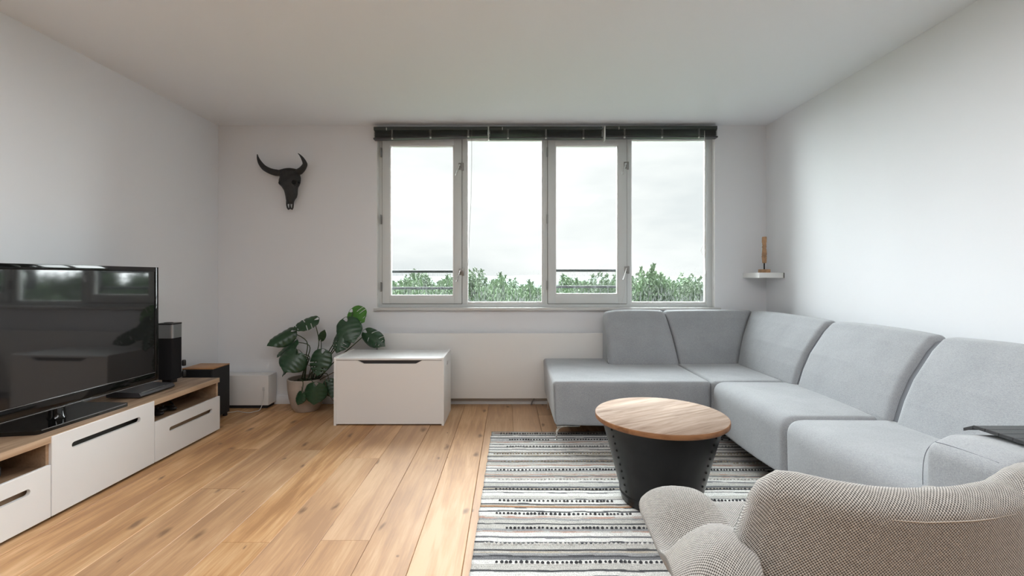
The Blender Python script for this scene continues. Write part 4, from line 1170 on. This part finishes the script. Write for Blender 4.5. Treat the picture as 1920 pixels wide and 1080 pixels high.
# backs
LZ = .30
def backprof(u0, sg):   # u0: where the front meets the seat; sg: direction towards the wall
    return [(u0, LZ), (u0+sg*.003, ZS+.01), (u0+sg*.038, .567), (u0+sg*.085, .675), (u0+sg*.18, .82), (u0+sg*.235, .878), (u0+sg*.305, .886), (u0+sg*.345, .84), (u0+sg*.35, LZ)]
def bp_(u0, sg, sc=1.0):
    return fillet([(u0+(p[0]-u0)*sc, p[1]) for p in backprof(u0, sg)], [.01, .02, .06, .08, .08, .035, .035, .03, .01], 4)
BYS, BXS = 3.925, 1.925
def back_lean(s, u, v, t):      # seam leans to the left going up
    k = max(0, v-ZS)
    return (s-(.055*k/.4 if t > .5 else -.0*k), u, v-.012*math.exp(-((t)/.1)**2)*(v > .7))
pad('backrest', bp_(BYS, 1, .88), .845, 1.445, back_lean, SF, sofa, r=.038, bulge=.006)
def back2(s, u, v, t):
    # left end leans with its neighbour, right end is cut on the mitre of the corner
    k = max(0, v-ZS); s0, s1 = 1.449, 1.95
    e0 = 1.449-.055*k/.4; e1 = BXS+.005+(u-BYS)*.98
    w = (s-s0)/(s1-s0); return (e0+(e1-e0)*w, u, v)
pad('backrest', bp_(BYS, 1, .88), 1.449, 1.95, back2, SF, sofa, r=.022, bulge=.006)
def back3(s, u, v, t):
    s0, s1 = 3.155, 3.925
    e1 = BYS+(u-BXS)*.98-.006
    w = (s-s0)/(s1-s0); return (u, s0+(e1-s0)*w, v)
pad('backrest', bp_(BXS, 1, 1.0), 3.155, 3.925, back3, SF, sofa, r=.035, bulge=.006, r1=.02)
pad('backrest', bp_(BXS, 1, 1.0), 2.362, 3.125, alongY, SF, sofa, r=.04, bulge=.010)
pad('backrest', bp_(BXS, 1, 1.0), 1.40, 2.330, alongY, SF, sofa, r=.04, bulge=.010)
# dark filler that stands in for shade in the gaps between the backs
MB().prism([(a, b) for a, b in inset2(densify(bp_(BXS, 1, 1.0), .05), .028)], 1.45, 3.6, 'Y').build('back_gap_shade', M['piping'], sofa)
# armrest at the near end
pl = fillet([(1.462, ZB), (2.315, ZB), (2.315, .610), (1.56, .629), (1.475, .592)], [.02, .02, .03, .06, .05], 5)
def armp(s, u, v, t): return (u, s, v+(.012*(1-t) if v > .5 else 0))
pad('armrest', pl, 1.372, 1.655, armp, SF, sofa, r=.035, bulge=.004)
# seams
def seam(pts, r_=.0013, name='seam'): MB().tube(smoothpts([Vector(p) for p in pts], 4), r_, 6).build(name, M['piping'], sofa)
seam([(1.476, 1.652, .35), (1.470, 1.650, .48), (1.476, 1.646, .555), (1.500, 1.640, .595), (1.540, 1.636, .612)])
seam([(1.497, 1.630, .602), (1.497, 1.58, .6075), (1.497, 1.50, .611), (1.498, 1.42, .612)])
seam([(1.498, 1.42, .612), (1.474, 1.392, .55), (1.467, 1.385, .35), (1.467, 1.385, .15)])
seam([(.332, 3.300, ZB+.02), (.322, 3.289, .30), (.318, 3.287, .41)])
# underframe and chrome legs
MB().box(.40, 2.28, 3.36, 4.18, ZB-.012, ZB+.02).box(1.50, 2.28, 1.42, 3.40, ZB-.012, ZB+.02).build('underframe', M['blackmatte'], sofa, smooth=False)
def leg(x, y, sx, sy, z0):
    m = MB(); t = .005
    m.box(min(x, x+sx*.17), max(x, x+sx*.17), y-.014, y+.014, ZB-.017, ZB-.011, .001)
    m.tube([(x+sx*.17, y, ZB-.014), (x+sx*.05, y, ZB-.016), (x+sx*.018, y, ZB-.028), (x+sx*.004, y, ZB-.055), (x, y, z0+.003)], [.005, .007, .009, .008, .006], 8)
    m.lathe([(.010, z0), (.010, z0+.003), (.006, z0+.005)], (x, y), 12)
    m.build('leg', M['chrome'], sofa)
leg(.336, 3.335, 1, 1, RZ); leg(.345, 4.15, 1, -1, 0); leg(2.2, 4.15, -1, 1, 0); leg(1.5, 2.50, 1, 1, RZ); leg(1.5, 1.44, 1, 1, RZ); leg(2.26, 1.44, -1, 1, 0); leg(1.55, 3.38, 1, 1, RZ)

# tray on the armrest
tr = thing('armrest_tray', 'black slatted folding tray lying over the sofa armrest', 'tray', (1.80, 1.53, .655))
zt_ = .652
ysl = [(1.665, 1.632, .010, -.018), (1.630, 1.590, 0, -.004), (1.588, 1.546, 0, 0), (1.544, 1.502, 0, 0), (1.500, 1.458, 0, 0), (1.456, 1.40, 0, 0)]
for i, (ya, yb, da, db) in enumerate(ysl):
    z = zt_
    if i == 0: vs = [(z-.018), z-.002]
    else: vs = [z, z+.0]
    za, zb_ = (z-.020, z-.002) if i == 0 else (z, z)
    m = MB(); X0, X1 = 1.635, 1.965; th = .007
    pts = [(ya, za), (yb, zb_), (yb, zb_+th), (ya, za+th)]
    m.prism(pts, X0, X1, 'X'); m.build('slat', M['tray'] if i else M['traymat'], tr, smooth=False)
    m = MB(); m.prism([(ya, za-.002), (yb, zb_-.002), (yb, zb_+th+.001), (ya, za+th+.001)], X0-.006, X0, 'X'); m.build('slat_edge', M['traymat'], tr, smooth=False)
MB().box(1.64, 1.96, 1.402, 1.63, zt_-.004, zt_-.0005).build('felt_backing', M['blackmatte'], tr, smooth=False)

# ================================================================== COFFEE TABLE
TC = (.797, 2.451)
ct = thing('drum_table', 'round wooden-topped side table with a dark riveted drum base on the rug', 'coffee table', (TC[0], TC[1], RZ))
MB().lathe([(.0, .434), (.334, .434), (.3375, .437), (.3375, .457), (.3355, .4595), (.3340, .46)], TC, 96).build('tabletop_edge', M['tableedge'], ct, True, 50)
top = MB().lathe([(.3345, .4595), (.3335, .4605), (.0001, .4605)], TC, 96).build('tabletop', M['tabletop'], ct, True, 50)
dp = [(.0, RZ), (.196, RZ), (.202, RZ+.004), (.206, .05), (.214, .085), (.256, .25), (.304, .425), (.305, .4335), (.29, .4335)]
drum = MB().lathe(dp, TC, 96).build('drum', M['drum'], ct, True, 50)
MB().lathe([(.208, .048), (.2115, .052), (.2115, .060), (.2085, .066)], TC, 96).build('drum_band', M['drum'], ct)
def drum_r(z):
    for (a, b) in zip(dp[:-1], dp[1:]):
        if a[1] <= z <= b[1] and b[1] > a[1]: return a[0]+(b[0]-a[0])*(z-a[1])/(b[1]-a[1])
    return .3
def ang_for(px, z, py):
    best = None
    for k in range(3600):
        a = -math.pi+2*math.pi*k/3600; r_ = drum_r(z)
        x, y = TC[0]+r_*math.cos(a), TC[1]+r_*math.sin(a)
        if (x-0)*(math.cos(a))+(y-0)*math.sin(a) > 0: continue
        e = abs(CX+F*x/y-px)
        if best is None or e < best[0]: best = (e, a)
    return best[1]
aL, aR = ang_for(1147, .415, 813), ang_for(1342, .41, 830)
for a in (aL, aR, (aL+aR)/2+math.pi):
    m = MB()
    for sgn in (-1, 1):
        pass
    st_ = []
    for z in [.07+i*(.425-.07)/16 for i in range(17)]:
        r_ = drum_r(z)+.0012; st_.append([(TC[0]+r_*math.cos(a+w), TC[1]+r_*math.sin(a+w), z) for w in (-.055, -.018, .018, .055)])
    vs = [p for r_ in st_ for p in r_]; fs = [[i*4+j, i*4+j+1, i*4+j+5, i*4+j+4] for i in range(16) for j in range(3)]
    for i in range(10):
        z = .412-i*.0365; r_ = drum_r(z)+.001
        c = Vector((TC[0]+r_*math.cos(a), TC[1]+r_*math.sin(a), z)); b_ = blob(c, (.0062, .0062, .0062), 8)
        b_.build('rivet', M['rivet'], drum)

# ================================================================== ARMCHAIR
ac = thing('armchair', 'pale knitted-fabric armchair with curved arms seen from behind in the right foreground', 'armchair', (.88, 1.2, RZ))
KN = M['knit']
def lerp_tab(tab, u):
    for a, b in zip(tab[:-1], tab[1:]):
        if u <= b[0]:
            t = (u-a[0])/(b[0]-a[0]); t2 = t*t*(3-2*t)*.4+t*.6
            return [a[k]+(b[k]-a[k])*t2 for k in range(1, len(a))]
    return list(tab[-1][1:])
topT = [(0, .545, .690), (.03, .556, .725), (.08, .585, .755), (.13, .62, .758), (.2, .66, .755), (.33, .743, .748), (.45, .818, .745), (.58, .91, .748), (.68, .965, .751), (.78, 1.03, .754), (.86, 1.09, .768), (.95, 1.16, .768), (1, 1.20, .69)]
def back_shell():
    NU, NV = 60, 22; z0 = .24; th = .075; rings = []
    us = [0.0]; 
    us = [0, .004, .012, .025, .04]+[.06+i*.88/50 for i in range(51)]+[.96, .975, .988, .996, 1]
    for u in us:
        xt, zt_ = lerp_tab(topT, u)
        e = min(u, 1-u)*.72           # metres from the edge, roughly
        k = min(1, e/.035); tk = th*math.sqrt(max(0.0, 1-(1-k)**2)); tk = max(tk, .002)
        back, front = [], []
        xb = .405+.92*u
        for j in range(NV+1):
            v = j/NV
            z = z0+(zt_-tk*.5-z0)*v
            x = xb+(xt-xb)*(v**.9)
            cur = .11*(abs(2*u-1)**2.6)
            y = .945+cur+.05*(1-v)+.012*math.sin(v*3)
            slope = .11*2.6*abs(2*u-1)**1.6*(1 if u > .5 else -1)*2/.72
            n = Vector((-slope, 1, .12)).normalized()
            c = Vector((x, y, z)); back.append(c-n*tk*.5); front.append(c+n*tk*.5)
        c = (back[-1]+front[-1])/2; h = (front[-1]-back[-1])/2; topc = []
        for q in range(1, 8):
            w = math.pi*q/8; topc.append(c-h*math.cos(w)+Vector((0, 0, 1))*tk*.5*math.sin(w)*1.0)
        cb_ = (back[0]+front[0])/2; h2 = (back[0]-front[0])/2; botc = []
        for q in range(1, 4):
            w = math.pi*q/4; botc.append(cb_-h2*math.cos(w)-Vector((0, 0, 1))*tk*.4*math.sin(w))
        rings.append(back+topc+front[::-1]+botc)
    return rings
bs = loft('back_shell', back_shell(), KN, ac, 180, True)
# seam line along the back below the rolled top edge
sp_ = []
for i in range(4, 62):
    u = i/65; xt, z_ = lerp_tab(topT, u); cur = .11*(abs(2*u-1)**2.6)
    sp_.append(Vector((xt+.002, .945+cur-.0335, z_-.046)))
MB().tube(sp_, .0022, 6).build('back_seam', M['knitseam'], ac)
armT = [(1.435, .428, .512, .448, .520, .519), (1.428, .408, .505, .478, .530, .529), (1.405, .395, .500, .510, .548, .541), (1.36, .388, .496, .543, .560, .545), (1.30, .386, .492, .560, .563, .535),
        (1.24, .384, .490, .562, .560, .502), (1.20, .382, .488, .560, .556, .488), (1.175, .381, .488, .558, .552, .492), (1.155, .380, .494, .556, .558, .530), (1.13, .379, .504, .555, .566, .574), (1.10, .377, .508, .552, .572, .586), (1.06, .371, .512, .545, .585, .590),
        (1.00, .364, .508, .535, .575, .585), (.95, .366, .48, .52, .54, .55), (.93, .39, .42, .50, .48, .50)]
def arm_rings(mir=False):
    rings = []
    for (y, xo, zo, xi, zi, zm) in armT:
        w = xi-xo; zb2 = .33 if y < 1.40 else .33+(y-1.40)/.035*.15
        ins = min(.10, w*.4)
        top = []
        for q in range(13):
            t = q/12; x = xo+w*t
            z = (1-t)**2*zo+2*t*(1-t)*(2*zm-.5*(zo+zi))+t*t*zi
            top.append((x, z))
        e1 = [(xi+.006, zi-.008), (xi+.004, zi-.03), (xi-.004, zi-.07), (xi-.01, (zi+zb2)/2), (xi-.02, zb2+.02), (xi-.04, zb2)]
        e2 = [(xo+ins+.02, zb2), (xo+ins, zb2+.02), (xo+ins*.6, (zo*.5+zb2*.5)), (xo+.02, zo-.05), (xo+.004, zo-.022), (xo-.003, zo-.008)]
        ring = top+e1+e2
        rings.append([((1.76-x if mir else x), y, z) for x, z in ring])
    return rings
def interp_rings(r_, k=3):
    out = []
    n = len(r_)
    for i in range(n-1):
        p0, p1, p2, p3 = r_[max(i-1, 0)], r_[i], r_[i+1], r_[min(i+2, n-1)]
        for j in range(k):
            t = j/k
            out.append([tuple(.5*((2*Vector(b))+(Vector(c)-Vector(a))*t+(2*Vector(a)-5*Vector(b)+4*Vector(c)-Vector(d))*t*t+(3*Vector(b)-Vector(a)-3*Vector(c)+Vector(d))*t**3)) for a, b, c, d in zip(p0, p1, p2, p3)])
    out.append(r_[-1]); return out
loft('armrest', interp_rings(arm_rings()), KN, ac, 180, True)
loft('armrest', interp_rings(arm_rings(True)), KN, ac, 180, True)
pl = fillet([(1.0, .30), (1.53, .30), (1.545, .44), (1.0, .455)], [.03, .04, .05, .03], 5)
pad('seat_cushion', pl, .545, 1.215, alongX, KN, ac, r=.035, bulge=.012, uv=True)
MB().box(.58, 1.18, 1.02, 1.48, .27, .302, .006).build('seat_frame', M['blackmatte'], ac)
for (x, y, dx, dy_) in ((.62, 1.06, -.05, -.03), (1.14, 1.06, .05, -.03), (.62, 1.44, -.05, .03), (1.14, 1.44, .05, .03)):
    MB().tube([(x, y, .275), (x+dx, y+dy_, RZ+.0005)], [.018, .011], 12).build('leg', M['charwood'], ac)

# ================================================================== LIGHT
w = bpy.data.worlds.new('overcast'); SC.world = w; w.use_nodes = True; nt = w.node_tree
bg = nt.nodes['Background']
tc = N(nt, 'ShaderNodeTexCoord'); mp = N(nt, 'ShaderNodeMapping'); mp.inputs['Scale'].default_value = (1.3, 1.3, 4.5); mp.inputs['Location'].default_value = (.3, 0, .2)
L(nt, tc.outputs['Generated'], mp.inputs['Vector'])
n1 = N(nt, 'ShaderNodeTexNoise'); n1.inputs['Scale'].default_value = 1.7; n1.inputs['Detail'].default_value = 6; n1.inputs['Roughness'].default_value = .5
L(nt, mp.outputs['Vector'], n1.inputs['Vector'])
r = N(nt, 'ShaderNodeValToRGB'); e = r.color_ramp.elements
e[0].position = .36; e[0].color = (.80, .825, .845, 1); e[1].position = .56; e[1].color = (1.0, 1.0, 1.0, 1)
L(nt, n1.outputs['Fac'], r.inputs['Fac']); L(nt, r.outputs['Color'], bg.inputs['Color'])
bg.inputs['Strength'].default_value = 1.0

def lamp(name, kind, loc, rot, energy, col=(1, 1, 1), **kw):
    d = bpy.data.lights.new(name, kind); d.energy = energy; d.color = col
    for k, v in kw.items(): setattr(d, k, v)
    o = bpy.data.objects.new(name, d); COL.objects.link(o); o.location = loc; o.rotation_euler = rot; return o
# diffuse daylight from the clouded sky in front of the window
lamp('overcast_daylight', 'SUN', (0, 8, 6), (R(-67), 0, R(-8)), 40, (.93, .97, 1.0), angle=R(140))
# added fill light under the ceiling, out of view; no known lamp there
lamp('added_ceiling_fill', 'AREA', (-.15, .35, ZC-.02), (0, 0, 0), 72, (.97, .985, 1.0), shape='RECTANGLE', size=3.4, size_y=1.2)

cam = bpy.data.cameras.new('camera'); co = bpy.data.objects.new('camera', cam); COL.objects.link(co)
co.location = (0, 0, H); co.rotation_euler = (R(90), 0, 0)
cam.sensor_width = 36; cam.lens = 36*F/1920; cam.shift_x = (960-CX)/1920; cam.shift_y = -(540-CY)/1920
cam.clip_start = .05; cam.clip_end = 1000
SC.camera = co
SC.view_settings.view_transform = 'Standard'; SC.view_settings.look = 'None'
SC.view_settings.exposure = .16; SC.view_settings.gamma = 1; SC.view_settings.use_curve_mapping = False
